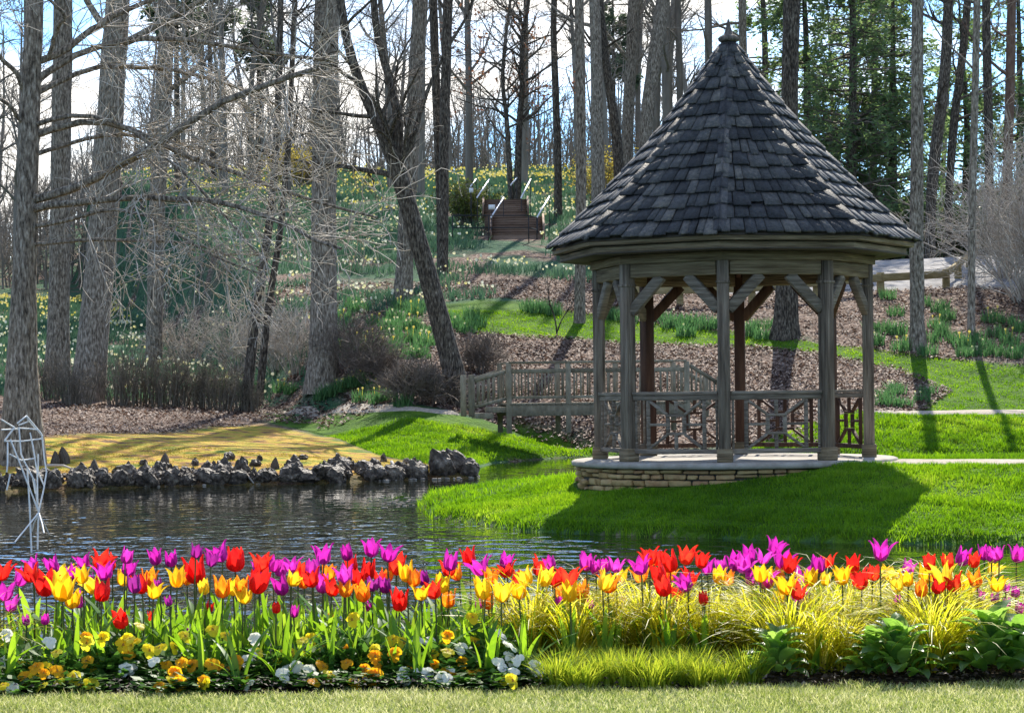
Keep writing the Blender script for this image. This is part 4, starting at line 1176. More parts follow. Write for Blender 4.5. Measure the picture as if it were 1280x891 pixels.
# the far wood that reads as one mass
def far_wood():
    n = 1500
    X = rng.uniform(-62, 66, n); Y = rng.uniform(158, 240, n)
    z = hq(X, Y)
    H = rng.uniform(3, 9.5, n)
    P = np.stack([np.stack([X, Y, z-.3],1), np.stack([X+rng.normal(0,.2,n), Y, z+H*.5],1), np.stack([X+rng.normal(0,.5,n), Y, z+H],1)],1)
    R = np.stack([np.full(n,.10), np.full(n,.07), np.full(n,.03)],1)
    b = MB(); b.tubes(P, R, 5)
    c1 = spawn(P, R, 16000, .1, 1.0, (45,15), 2.6, 4, .05, .15, .5, .3, .4, .02); b.tubes(*c1, 3)
    c2 = spawn(*c1, 52000, .1, 1.0, (45,15), 1.2, 3, .03, .18, .6, .2, .6, .016); b.tubes(*c2, 3)
    tag(b.build('distant_wood', M['bark_far']), 'far-off leafless brown wood along the crest of the hill', kind='stuff')
far_wood()

# evergreens
def conifer(px, base_y, Y, h, rad, label, mat, dens=1.0, t0=.06, droop=-.10, group=None, name='hemlock_tree', size=.34, rt=.28):
    c = at(px, base_y, Y); c[2] = hz(c[0], c[1])
    t = thing(name, label, 'tree', c, group=group)
    p = np.array([c+np.array([0,0,-.4]), c+np.array([rng.normal(0,.15),0,h*.5]), c+np.array([rng.normal(0,.2),0,h])])
    Pq, Rq = resample(p, [rt, rt*.6, .03], 40)
    m = MB(); trunk_mesh(m, Pq, Rq, 10, .05, .2); m.build('trunk', M['bark_dark'], t, smooth=True)
    n = int(130*dens)
    br_, rr_ = spawn(Pq[None], Rq[None], n, t0, .98, (82,9), rad, 7, droop*.35, .09, .35, .78, .2, .01)
    b2, r2 = spawn(br_, rr_, n*9, .15, 1.0, (52,12), rad*.33, 5, droop*.5, .1, .5, .4, .3, .006)
    m = MB(); m.tubes(br_, rr_, 4); m.tubes(b2, r2, 3); o = m.build('branch', M['twig_dark'], t); o['kind'] = 'stuff'
    leafcards(b2, int(13000*dens), size, mat, t, 'foliage', flat=.55, spread=.10, aspect=.34)
    return t
conifer(1062, 300, 104, 21, 4.6, 'tall dense hemlock right behind the gazebo roof', M['needles'], 1.3)
conifer(1010, 300, 109, 19, 3.8, 'dense hemlock half hidden behind the large dark trunk and the gazebo roof', M['needles'], 1.1)
conifer(955, 300, 118, 20, 3.6, 'loose hemlock with open crown just right of the gazebo peak', M['needles'], .7)
conifer(1116, 310, 107, 16, 3.6, 'shorter hemlock left of the straight grey trunk', M['needles'], 1.0)
conifer(1205, 300, 118, 15, 4.0, 'thin-crowned hemlock behind the road on the right', M['needles'], .6)
conifer(1275, 300, 112, 17, 4.0, 'loose evergreen at the right edge behind the pine trunk', M['needles'], .6)
conifer(1090, 320, 124, 24, 4.2, 'tallest loose evergreen behind the hemlocks, left of the straight grey trunk', M['pine_needles'], .6, .3)
for px, Y, h, l in ((222,128,19,'thin pine behind the left bank, leftmost of the three in the wood'),(268,140,20,'thin pine behind the left bank, middle of the three in the wood'),(322,134,17,'thin pine behind the left bank, rightmost of the three in the wood'),(768,168,18,'small far pine between the trunks left of the gazebo roof')):
    conifer(px, 200, Y, h, 2.6, l, M['pine_needles'], .35, .45, -.02, name='pine_tree', size=.45, rt=.22)

# shrubs
def stems(base, n, h, spread, r, K=6, up=.05, wig=.1, foot=.25):
    a = rng.random(n)*2*PI; d = np.abs(rng.normal(0, spread, n))
    D = np.stack([np.cos(a)*d, np.sin(a)*d, np.ones(n)],1); D /= np.linalg.norm(D,axis=1,keepdims=True)
    pos = np.array(base)+np.stack([np.cos(a)*foot*rng.random(n), np.sin(a)*foot*rng.random(n), np.full(n,-.05)],1)
    L = h*rng.uniform(.55,1.1,n); out=[pos]
    for k in range(K-1):
        D = D+rng.normal(0,wig,(n,3)); D[:,2]+=up; D/=np.linalg.norm(D,axis=1,keepdims=True)
        pos = pos+D*(L/(K-1))[:,None]; out.append(pos)
    return np.stack(out,1), np.maximum(r*np.linspace(1,.35,K)[None]*rng.uniform(.6,1.2,(n,1)),.004)
def twig_shrub(px, py, h, n, spread, label, smat, tmat, r=.016, tw=6, tl=.4, up=.05, wig=.1, foot=.35, group=None, Y=None, name='bare_shrub', leaf=None, rmin=.005):
    g = G(px, py, **K0) if Y is None else at(px, py, Y)
    if Y is not None: g[2] = hz(g[0], g[1])
    t = thing(name, label, 'shrub', g, group=group)
    p, rad = stems(g, n, h, spread, r, up=up, wig=wig, foot=foot)
    m = MB(); m.tubes(p, rad, 4); o = m.build('stem', smat, t); o['kind'] = 'stuff'
    c1 = spawn(p, rad, n*tw, .25, 1.0, (38,14), tl, 4, up*.5, .16, .6, .2, .5, rmin)
    c2 = spawn(*c1, n*tw*2, .2, 1.0, (40,14), tl*.5, 3, up*.5, .16, .7, .2, .6, rmin)
    m = MB(); m.tubes(*c1, 3); m.tubes(*c2, 3); o = m.build('twig', tmat, t); o['kind'] = 'stuff'
    if leaf: leafcards(c2[0], leaf[0], leaf[1], leaf[2], t, 'leaf', spread=.05)
    return t
DK = 'dark twiggy shrub in the low row under the left trees'
for i, (x, y, h) in enumerate(((62,500,1.3),(92,508,1.2),(150,508,1.6),(178,508,1.65),(205,510,1.7),(232,510,1.6),(258,512,1.5),(282,514,1.3),(306,516,1.0))):
    twig_shrub(x, y, h, 75, .24, DK+(', at its left end' if i < 2 else ', at its right end' if i == 8 else ', in its middle'), M['stem_dark'], M['stem_dark'], .012, 5, .3, .02, .06, .55, 'dark shrub row, '+('left end' if i < 2 else 'right end' if i == 8 else 'middle'), rmin=.004)
for i, (x, y, h, l) in enumerate(((345,470,2.4,'pale bare thicket left of the big grey trunk'),(372,470,2.2,'pale bare thicket right against the big grey trunk'),(448,478,1.7,'reddish bare shrub just right of the big grey trunk'),(478,485,1.2,'low bare shrub overhanging the dark stream bank'),(300,470,2.4,'pale bare thicket above the row of dark shrubs, under the leaning slender trees'),(235,462,2.6,'pale bare thicket behind the middle of the dark shrub row'),(540,504,.8,'tangled brown shrub beneath the leaning forked tree'),(512,504,.85,'tangled dark shrub on the stream bank left of the leaning tree'),(602,468,.9,'reddish brown bare shrub behind the left end of the footbridge'))):
    twig_shrub(x, y, h, 46, .5, l, M['twig'] if i in (0,1,4,5) else M['twig_dark'], M['twig'] if i in (0,1,4,5) else M['twig_dark'], .014, 9, .7, -.01, .16, .4, rmin=.006)
twig_shrub(1288, 372, 5.6, 60, .75, 'large pale twiggy shrub arching in from the right edge beside the road', M['twig'], M['twig'], .03, 16, 1.5, -.035, .13, .6, Y=75, rmin=.008)
twig_shrub(1258, 345, 5.0, 40, .55, 'pale twiggy shrub behind the slim grey trunk at right', M['twig'], M['twig'], .03, 16, 1.4, -.03, .13, .6, Y=82, rmin=.008)
def leaf_shrub(px, py, Y, h, sp, label, mat, n, size, name='leafy_shrub'):
    g = at(px, py, Y); g[2] = hz(g[0], g[1])
    t = thing(name, label, 'shrub', g)
    p, r = stems(g, 60, h, sp, .02, foot=h*.35, wig=.14)
    c = spawn(p, r, 400, .2, 1, (45,15), h*.35, 4, 0, .15, .5, .2, .5, .008)
    m = MB(); m.tubes(p, r, 4); m.tubes(*c, 3); o = m.build('stem', M['stem_dark'], t); o['kind'] = 'stuff'
    leafcards(c[0], n, size, mat, t, 'leaf', spread=.08)
leaf_shrub(587, 238, 106, 1.9, .6, 'yellow-green rounded shrub left of the top of the hillside steps', M['shrub_leaf'], 5000, .14)
leaf_shrub(366, 226, 134, 2.4, .6, 'yellow flowering shrub beyond the daffodils, left of the big grey trunk', M['forsythia'], 2600, .16, 'forsythia_bush')
leaf_shrub(388, 226, 136, 2.2, .6, 'yellow flowering shrub beyond the daffodils, right against the big grey trunk', M['forsythia'], 2200, .16, 'forsythia_bush')
leaf_shrub(758, 240, 118, 2.6, .5, 'yellow flowering shrub between the trunks left of the gazebo roof', M['forsythia'], 2000, .16, 'forsythia_bush')
leaf_shrub(1176, 318, 104, 2.4, .4, 'yellow-green shrub between the dark trunks behind the road', M['shrub_leaf'], 3500, .15)
for x, Y, l in ((1130,106,'dark evergreen shrub behind the road, right of the gazebo eave'),(1225,103,'dark evergreen shrub behind the pale twigs at right'),(1265,101,'dark evergreen shrub at the right edge above the road')):
    leaf_shrub(x, 310, Y, 2.6, .6, l, M['dark_leaf'], 6000, .16, 'evergreen_shrub')
twig_shrub(278, 508, 1.0, 10, .4, 'small shrub with fresh yellow-green leaves at the right end of the dark shrub row', M['stem_dark'], M['stem_dark'], .012, 6, .3, .03, .1, .2, name='budding_shrub', leaf=(500, .06, M['shrub_leaf']))

# ------------------------------------------------------------------ daffodils
def daff_proto(n, h, nf, mat):
    t = thing('daffodil_clump', 'daffodil clump', 'daffodils')
    a = rng.random(n)*2*PI; d = np.sqrt(rng.random(n))*.26
    v, q, tt, r = blades(np.stack([np.cos(a)*d, np.sin(a)*d, np.full(n,-.03)],1), h*rng.uniform(.6,1.15,n), rng.uniform(.018,.034,n), rng.uniform(.1,.55,n))
    o = link('foliage', np_mesh('foliage', v, q, tt, r), M['daff_leaf'], t); o['kind'] = 'stuff'
    for k in range(nf):
        fl = MB(); aa = rng.random()*6.28; dd = rng.random()*.26
        c = np.array([math.cos(aa)*dd, math.sin(aa)*dd, h*rng.uniform(.75,1.0)])
        f = np.array([rng.normal(0,.5), -1, rng.normal(.1,.2)]); f /= np.linalg.norm(f)
        u = np.cross(f, [0,0,1]); u /= np.linalg.norm(u); w = np.cross(u, f)
        for j in range(6):
            an = j*PI/3
            e = u*math.cos(an)+w*math.sin(an); s_ = u*math.cos(an+1.57)+w*math.sin(an+1.57)
            fl.add([c, c+e*.02+s_*.013, c+e*.036-f*.004, c+e*.02-s_*.013], [[0,1,2,3]], None, .3)
        ring_ = [(c+f*.0+(u*math.cos(x)+w*math.sin(x))*.01) for x in np.arange(6)*PI/3]+[(c+f*.03+(u*math.cos(x)+w*math.sin(x))*.017) for x in np.arange(6)*PI/3]
        fl.add(ring_, [[j,(j+1)%6,6+(j+1)%6,6+j] for j in range(6)], None, .95)
        fl.add([c-np.array([.004,0,0]), c+np.array([.004,0,0]), np.array([c[0]*.6+.004,c[1]*.6,0]), np.array([c[0]*.6-.004,c[1]*.6,0])], [[0,1,2,3]], None, .0)
        fl.build('flower', mat, t, off=np.zeros(3))
    return t
DP = [daff_proto(80,.36,0,M['daff_yellow']), daff_proto(100,.40,1,M['daff_flower']), daff_proto(90,.38,2,M['daff_yellow']), daff_proto(70,.30,2,M['daff_flower'])]
dfree = [True]*4
def daff(px, py, k, s, label, group):
    g = G(px, py, **K0)
    if dfree[k]: o = DP[k]; dfree[k] = False
    else: o = copy_tree(DP[k])
    o.location = g; o.rotation_euler = (0,0,fr.uniform(-.6,.6)); o.scale = (s*fr.uniform(.85,1.2), s*fr.uniform(.85,1.2), s*fr.uniform(.85,1.15))
    tag(o, label, 'daffodils', group)
for x, y, k in [(1096,432,1),(1108,418,0),(1126,440,2),(1122,420,1),(1090,415,3),(1165,428,0),(1178,420,1),(1192,428,0),(1205,436,2),(1222,428,0),(1246,424,1),(1262,432,2),(1275,440,0),(1232,440,1),(1248,446,0),(1268,448,1),(1206,448,0),(1224,446,3),(1170,410,2),(1185,402,1),(1240,404,2),(1262,408,0),(1278,414,1),(1120,396,0),(1176,392,1),(1110,374,0),(1152,384,0),(1160,445,0),(1140,432,1)]:
    daff(x, y, k, 1.2, 'daffodil clump scattered on the leaf litter round the straight grey trunk right of the gazebo', 'daffodil clumps on the bank right of the gazebo')
for x, y in [(1098,505),(1106,498),(1113,507),(1122,494),(1130,508),(1118,486),(1153,502),(1160,494)]:
    daff(x, y, fr.choice((0,0,3)), 1.0, 'daffodil leaf clump without flowers low on the litter beside the gazebo post and bank lawn', 'daffodil clumps low beside the bank lawn')
for x, y in [(828,402),(838,410),(848,406),(858,412),(868,408),(880,414),(898,412),(935,420),(945,414),(955,424),(966,410),(858,420),(765,398),(775,402),(788,405)]:
    daff(x, y, fr.choice((0,1,0)), 1.2, 'daffodil clump along the upper edge of the lawn swathe, seen through the gazebo', 'daffodil clumps seen through the gazebo')
for x, y in [(662,388),(672,392),(684,390),(692,394),(562,402),(572,412),(584,416),(596,410),(590,400)]:
    daff(x, y, fr.choice((0,1)), 1.2, 'daffodil clump at the edge of the lawn swathe '+('left of the slim grey trunk' if x > 600 else 'right of the leaning forked tree'), 'daffodil clumps by the swathe '+('trunk' if x > 600 else 'leaning tree'))
for x, y in [(312,490),(330,488),(352,490),(366,492),(402,502),(412,496),(425,500),(440,494),(452,502),(464,494),(472,504),(486,500),(505,508),(445,486),(430,488),(458,486)]:
    daff(x, y, fr.choice((1,2,1)), 1.05, 'daffodil clump beside the left path, '+('below the bare thicket' if x < 380 else 'between the big grey trunk and the stream'), 'daffodil drift by the left path, '+('thicket' if x < 380 else 'stream'))
for i in range(46):
    x = fr.uniform(400, 545); y = fr.uniform(385, 455)
    daff(x, y, fr.choice((0,1,2,3)), 1.25, 'daffodil clump on the slope between the big grey trunk and the leaning forked tree', 'daffodil clumps between the two trees')
for i, o in enumerate(DP):
    if dfree[i]: o.location = (0, -60, 0)

def hill_daffodils():
    n = 6200
    x, y = rng.uniform(-34, 14, n), rng.uniform(60, 150, n)
    k = (sdist(x,y,Z_SWA) < -.2)&(sdist(x,y,Z_MID) < -.1)&(sdist(x,y,Z_UPR) < .6)&((wob(x,y,.35,8) < .18)|(y > 92))&(x < 8+(y-78)*.1)&(np.abs(x)/y < .27)&((y > 67)|(x > -3))&~((np.abs(x-.1) < 1.6)&(y > 92)&(y < 106))
    x, y = x[k], y[k]; z = hq(x, y); N = len(x)
    nb = 22
    bx = np.repeat(x, nb)+rng.normal(0,.28,N*nb); by = np.repeat(y, nb)+rng.normal(0,.28,N*nb); bz_ = np.repeat(z, nb)-.03
    v, q, t, r = blades(np.stack([bx,by,bz_],1), rng.uniform(.25,.5,N*nb), rng.uniform(.035,.06,N*nb), rng.uniform(.1,.6,N*nb))
    tag(link('daffodil_foliage', np_mesh('daffodil_foliage', v, q, t, r), M['daff_far']), 'sheet of daffodil leaves covering the hillside', kind='stuff')
    for nm, nf, y0, y1, mt in (('pale_daffodil_flowers', 5200, 62, 118, 'daff_flower'), ('yellow_daffodil_flowers', 6500, 104, 150, 'daff_yellow')):
        pw = np.clip(.35+wob(x, y, .9, 2), .03, 2)**2; i = rng.choice(N, nf, p=pw/pw.sum()); i = i[(y[i] > y0)&(y[i] < y1)]
        if nm[0] == 'y': i = i[rng.random(len(i)) < sstep(104, 135, y[i])]
        c = np.stack([x[i]+rng.normal(0,.35,len(i)), y[i]+rng.normal(0,.35,len(i)), z[i]+rng.uniform(.35,.55,len(i))],1)
        s = rng.uniform(.045,.085,len(i))[:,None]*(.9 if nm[0] == 'p' else 1.05)
        az = rng.normal(0,.7,len(i)); u = np.stack([np.cos(az), np.sin(az), np.zeros(len(i))],1); w = np.array([[0,.35,1.0]])
        f = np.stack([np.sin(az), -np.cos(az), np.full(len(i),.2)],1)
        P = [c+s*(u*math.cos(a)+w*math.sin(a))*(1 if j % 2 else .8) for j, a in enumerate(np.arange(6)*PI/3)]
        V_ = np.stack(P+[c+f*s*.5],1).reshape(-1,3)
        b7 = np.arange(len(i))*7
        T_ = np.concatenate([np.stack([b7+j, b7+(j+1) % 6, b7+6],1) for j in range(6)])
        tag(link('daffodil_flowers', np_mesh(nm, V_, None, T_, np.repeat(rng.random(len(i)),7)), M[mt]), 'countless daffodil flowers dotted over the hillside', kind='stuff')
hill_daffodils()
# ------------------------------------------------------------------ tulip bed
def petal(m, az, L, W, r0, prof, tipcurl, rnd, cup=.35, nA=7):
    """one petal; prof: list of (t, radius) giving the outline of the cup"""
    ts_ = np.linspace(0, 1, nA); us = np.linspace(-1, 1, 5)
    rad = np.interp(ts_, [p[0] for p in prof], [p[1] for p in prof]); hh = np.interp(ts_, [p[0] for p in prof], [p[2] for p in prof])
    wd = W*np.sin(np.clip(ts_*.92+.08, 0, 1)**.8*PI)**.7; wd[-1] = W*.03; wd[0] = W*.3
    V = []
    for r, h, w in zip(rad, hh, wd):
        for u in us:
            rr_ = r*(1-cup*u*u*.5)+ (0.0)
            x, y = rr_, w*u*.5
            V.append([x*math.cos(az)-y*math.sin(az), x*math.sin(az)+y*math.cos(az), h])
    q = [[i*5+j, i*5+j+1, (i+1)*5+j+1, (i+1)*5+j] for i in range(nA-1) for j in range(4)]
    m.add(V, q, None, rnd)
def tulip_head(openness, seed, H=.085):
    r_ = random.Random(seed)
    m = MB()
    o = openness
    for lay in (0, 1):
        for k in range(3):
            az = k*2*PI/3+lay*PI/3+r_.uniform(-.22,.22)
            oo = o*(1.0 if lay else .85)+r_.uniform(-.12,.2); hf = r_.uniform(.85,1.12)
            prof = [(0,.004,0),(.15,.020,.008*H/.085),(.35,.029+oo*.006,.30*H*hf),(.6,.029+oo*.011,.56*H*hf),(.8,.027+oo*.022,.78*H*hf),(1.0,.021+oo*.050,.98*H*hf)]
            petal(m, az, H, .046, 0, prof, 0, r_.random())
    V = np.concatenate(m.V)
    return np_mesh('flower', V, np.concatenate(m.Q), None, np.concatenate(m.R), True)
HEADS = {}
for key, mt in (('R','tulip_red'),('M','tulip_mag'),('P','tulip_pur'),('Y','tulip_yel'),('O','tulip_ora')):
    HEADS[key] = []
    for op in (.10, .45, .8, 1.2):
        me = tulip_head(op, hash((key == 'R', op)) % 97 + int(op*100)); me.materials.append(M[mt]); HEADS[key].append(me)
def stem_mesh():
    m = MB(); P = np.array([[0,0,0],[.004,0,.3],[.006,.002,.65],[0,0,1.0]]); m.tubes(P[None], np.array([[.0045,.0042,.0038,.0036]]), 6)
    me = np_mesh('stem', np.concatenate(m.V), np.concatenate(m.Q), smooth=True); me.materials.append(M['stem']); return me
STEM = stem_mesh()
def leaf_mesh(seed, lean, W):
    r_ = random.Random(seed); K = 8; V = []
    for i in range(K):
        t = i/(K-1); w = W*(math.sin(PI*min(1, t*.86+.14))**.75) if i < K-1 else .001
        x = lean*t**2.0; z = t*(1-.25*lean*t)
        tw = .5*t*r_.uniform(-1,1)
        for u in (-1, 0, 1):
            V.append([x+abs(u)*w*.25*(1-t)+u*w*.5*math.sin(tw)*0, u*w*.5, z+abs(u)*w*.12])
    q = [[i*3+j, i*3+j+1, (i+1)*3+j+1, (i+1)*3+j] for i in range(K-1) for j in range(2)]
    me = np_mesh('leaf', np.array(V), q, smooth=True); me.materials.append(M['tulip_leaf']); return me
LEAVES = [leaf_mesh(i, l, w) for i, (l, w) in enumerate(((.15,.10),(.3,.12),(.5,.14),(.75,.13),(.22,.085)))]
tr_ = random.Random(21)
Q1 = "3,235R 85,265M 165,195M 255,205M 155,240R 20,325Mb 50,385M 215,290Rb 330,240M 280,250Y 290,310Yb 335,360Y 375,365M 385,250Y 415,275P 395,185M 455,180Rb 520,195R 490,235M 470,325Rb 450,290Y 580,160M 590,215M 575,260Y 625,295P 660,295R 690,265O 710,325Y 740,290Ps 725,170M 795,175M 820,265Y 865,260O 905,140P 910,235Rb 950,305Y 975,180P 1030,150M 1090,180Rb 1030,310O 1080,310Y 1115,300O 1135,345Y 565,445R 210,455Ms 125,460Ps 705,440Rs 855,520Ms 1180,280Rb 785,370Ps 960,400Rs"
Q2 = "30,190R 20,210M 80,200M 20,270R 120,220M 165,205M 195,220R 165,265Y 225,275O 130,300M 260,220M 265,265R 315,160M 335,235O 310,295M 350,310R 425,150M 450,200R 415,255M 410,315O 470,260R 515,230R 535,130M 610,150M 650,200Rb 700,240Y 575,270R 500,330O 540,290P 605,295P 605,250O 665,370R 735,265O 785,260P 765,330Y 855,285Yb 830,320R 895,190M 890,220R 990,165R 940,240O 1050,210M 1090,255O 1060,310Yb 1135,330Y 1150,180M 1165,225R 890,360O 1030,385Ms 505,390Ms 175,420Ms 350,450Rs 95,400Rs 340,510Ms 1075,370O"
Q3 = "20,270R 75,260Y 35,320Y 120,215R 185,190M 145,260Y 200,260R 265,255R 235,330O 270,330Y 330,330O 210,370Ms 365,385Ms 505,365Ms 345,190M 390,215M 435,205M 480,205M 420,280Y 445,290O 510,255Y 600,250O 600,205M 640,165R 670,170R 735,185Rb 690,240R 715,300R 720,245O 800,160R 875,185R 820,265R 815,285M 775,335R 905,215M 960,255Y 1000,265O 975,205M 890,360Rs 710,405Ms 1030,190M 1075,200M 1105,160M 1155,165M 1150,245Y 1170,275M 1110,260M"
Q4 = "25,120M 65,180M 95,205R 5,270Y 60,250O 90,295Y 155,250M 195,265Y 50,350Y 140,325R 150,360M 235,200M 285,185R 260,265Y 345,255Y 395,205R 435,275R 485,240R 520,145M 535,240Y 570,245Y 640,215M 650,265Y 600,295Y 710,315O 745,190R 730,245Y 775,300R 820,255Y 835,190R 870,285R 890,165M 950,180R 1000,150M 1035,155M 1070,150M 1150,155M 1035,220Y 935,295Y 970,270O 1060,290Y 1100,310Ms 1145,330Ms 985,345Ms 1050,355Ms 1105,380Ms 1000,435Ms 1155,400Ms 595,365Ms 555,400Ms"
CN = {'R':'red','M':'magenta','P':'purple','Y':'yellow','O':'orange'}
def zone_of(px):
    for lim, nm in ((160,'far left end'),(330,'above left pansies'),(500,'left of the middle'),(660,'near the middle'),(830,'behind the golden sedge'),(1000,'below the gazebo'),(1150,'right of the gazebo')):
        if px < lim: return nm
    return 'far right end'
SPECIAL = {(2,535,130):'tallest magenta tulip near the middle of the bed, petal tips curled out',(4,520,145):'magenta tulip standing alone and tall against dark water, right of the gazebo',(4,25,120):'tallest magenta tulip under the gazebo shadow, right of the red row',(1,1090,180):'largest red tulip of the left half, wide open',(2,650,200):'huge wide-open red tulip near the middle of the bed',(1,565,445):'single low red tulip among the left leaves above orange pansies',(2,665,370):'low red-orange tulip half sunk in leaves at the middle of the bed',(3,890,360):'small closed red tulip standing low in front of the others below the gazebo'}
TUL = []; ALLT = []
for qi, (txt, ox) in enumerate(((Q1,0),(Q2,320),(Q3,640),(Q4,960)), 1):
    for w in txt.split():
        sm = w[-1]; size = 1.0
        if sm in 'sb': w = w[:-1]; size = .62 if sm == 's' else 1.32
        c = w[-1]; zx, zy = map(int, w[:-1].split(','))
        px, py = ox+zx/3.697, 650+zy/3.697
        for _ in range(12):
            Y = tr_.uniform(9.85, 10.9) if py < 725 else tr_.uniform(9.75, 10.3)
            p = at(px, py, Y); g = hz(p[0], p[1]); sz = size*tr_.uniform(.74,1.0)*(1.06 if c in 'RY' else 1.0)
            sh_ = p[2]-g-.042*sz
            if .30 < sh_ < .60: break
        key = (qi, zx, zy)
        tall = 'tall' if py < 694 else 'shorter' if py < 722 else 'low'
        szw = {'s':'small ','b':'large '}.get(sm, '')
        lab = SPECIAL.get(key, f"{tall} {szw}{CN[c]} lily-flowered tulip {zone_of(px)}")
        t = thing('tulip', lab, 'tulip', (p[0], p[1], g), tr_.uniform(0,6.28), group='tulips of the pond-side bed')
        st_ = bpy.data.objects.new('stem', STEM); COL.objects.link(st_); st_.parent = t
        lx, ly = tr_.uniform(-.05,.05), tr_.uniform(-.05,.05)
        st_.scale = (1, 1, sh_)
        op = 0 if sm == 's' else tr_.choices((0,1,2,3), (1,3,3,1.4 if sm == 'b' or c == 'M' else .4))[0]
        fl = bpy.data.objects.new('flower', HEADS[c][op]); COL.objects.link(fl); fl.parent = t
        fl.location = (0, 0, sh_-.004); fl.scale = (sz, sz, sz*tr_.uniform(.95,1.15)); fl.rotation_euler = (tr_.gauss(0,.2), tr_.gauss(0,.2), tr_.uniform(0,6.28))
        for k in range(tr_.choice((4,5,5))):
            lf = bpy.data.objects.new('leaf', LEAVES[tr_.randrange(5)]); COL.objects.link(lf); lf.parent = t
            h = sh_*tr_.uniform(.55,.95); h = min(max(h, .24), .46)
            lf.scale = (h, h*tr_.uniform(.8,1.15), h); lf.rotation_euler = (0, tr_.uniform(-.05,.1), tr_.uniform(0,6.28)); lf.location = (tr_.uniform(-.02,.02), tr_.uniform(-.02,.02), -.01)
        if key not in SPECIAL: TUL.append((t, px, py, CN[c], tall, szw))
        ALLT.append((px, py, CN[c]))
ORD = ['leftmost','second','third','fourth','fifth','sixth','seventh','eighth','ninth','tenth','eleventh','twelfth']
def single_out(items):
    """things that would share a label are told apart by their order from left to right"""
    by = {}
    for o, l, x in items: by.setdefault(l, []).append((x, o))
    for l, v in by.items():
        v.sort(key=lambda q: q[0])
        for i, (x, o) in enumerate(v):
            if len(v) == 1: o['label'] = l
            elif len(v) == 2: o['label'] = l+(', left one' if i == 0 else ', right one')
            else: o['label'] = l+(', leftmost' if i == 0 else ', rightmost' if i == len(v)-1 else ', '+ORD[min(i, 11)]+' from left')
lab_items = []
for t, px, py, cn, tall, szw in TUL:
    near = [(a_[0], a_[2]) for a_ in ALLT if abs(a_[1]-py) < 24 and 2 < abs(a_[0]-px) < 60]
    L_ = [q for q in near if q[0] < px]; R_ = [q for q in near if q[0] > px]
    l_ = max(L_)[1] if L_ else None; r_ = min(R_)[1] if R_ else None
    art = lambda w: ('an ' if w[0] == 'o' else 'a ')+w
    if l_ and r_: nb = ('between two '+l_+' ones') if l_ == r_ else f'between {art(l_)} and {art(r_)} one'
    elif l_: nb = f'right of {art(l_)} one'
    elif r_: nb = f'left of {art(r_)} one'
    else: nb = 'with none beside it'
    lab_items.append((t, f'{tall} {szw}{cn} tulip {nb}, {zone_of(px)}'.replace('behind the golden sedge', 'behind golden sedge'), px))
single_out(lab_items)
# leafy tulips still without flowers fill the front of the bed
def zl2(px): return zone_of(px)
for i in range(78):
    px = tr_.uniform(5, 650) if i < 66 else tr_.uniform(650, 1275)
    Y = tr_.choice((tr_.uniform(9.36, 9.6), tr_.uniform(9.6, 10.5), tr_.uniform(9.6, 10.5))); X = (px-640)/F*Y
    g = hz(X, Y)
    t = thing('tulip', 'leafy tulip without open flower, '+zl2(px), 'tulip', (X, Y, g), tr_.uniform(0,6.28), group='leafy tulips, '+zl2(px))
    for k in range(5):
        lf = bpy.data.objects.new('leaf', LEAVES[tr_.randrange(5)]); COL.objects.link(lf); lf.parent = t
        h = tr_.uniform(.18,.34); lf.scale = (h, h*tr_.uniform(.6,.95), h); lf.rotation_euler = (0, tr_.uniform(-.08,.15), tr_.uniform(0,6.28)); lf.location = (tr_.uniform(-.03,.03), tr_.uniform(-.03,.03), -.01)

# ------------------------------------------------------------------ pansies
def pansy_flower(mat):
    m = MB()
    for k, (az, r, s) in enumerate(((90,.016,1.0),(60,.018,.95),(120,.018,.95),(20,.017,1.0),(160,.017,1.0),(270,.017,1.3))):
        a0 = math.radians(az); c = np.array([math.cos(a0)*r, -.002*k, math.sin(a0)*r])
        n = 8; V = [c+np.array([0,-.004,0])]
        for j in range(n):
            b2 = j/n*2*PI; rr_ = .0175*s*(1+.08*math.sin(3*b2+k))
            V.append(c+np.array([math.cos(b2)*rr_, .004*math.sin(b2*2+k), math.sin(b2)*rr_*.92]))
        m.add(V, None, [[0,1+j,1+(j+1)%n] for j in range(n)], tr_.random())
    me = np_mesh('flower', np.concatenate(m.V), None, np.concatenate(m.T), np.concatenate(m.R), False); me.materials.append(mat)
    return me
def eye_mesh():
    m = MB(); m.add([[-.006,-.0165,-.006],[.006,-.0165,-.006],[.003,-.0165,.006],[-.003,-.0165,.006]], [[0,1,2,3]])
    me = np_mesh('eye', np.concatenate(m.V), np.concatenate(m.Q)); me.materials.append(M['pansy_eye']); return me
PF = {'o':pansy_flower(M['pansy_ora']),'y':pansy_flower(M['pansy_yel']),'w':pansy_flower(M['pansy_whi'])}
EYE_ME = eye_mesh()
def foliage_mesh(n, R, H, L, W, seed):
    r_ = np.random.default_rng(seed)
    a = r_.random(n)*2*PI; d = np.sqrt(r_.random(n))*R; z = r_.random(n)*H*(1-.5*(d/R)**2)+.01
    c = np.stack([np.cos(a)*d, np.sin(a)*d, z],1)
    A = np.stack([np.cos(a+r_.normal(0,.7,n)), np.sin(a+r_.normal(0,.7,n)), r_.uniform(-.2,.9,n)],1); A /= np.linalg.norm(A,axis=1,keepdims=True)
    S = np.cross(A, r_.normal(0,.4,(n,3))+[0,0,1]); S /= np.linalg.norm(S,axis=1,keepdims=True)
    s = (L*r_.uniform(.6,1.3,n))[:,None]
    V = np.stack([c, c+A*s*.5+S*s*W, c+A*s, c+A*s*.5-S*s*W],1).reshape(-1,3)
    me = np_mesh('foliage', V, np.arange(n*4).reshape(-1,4), None, np.repeat(r_.random(n),4)); me.materials.append(M['pansy_leaf']); return me
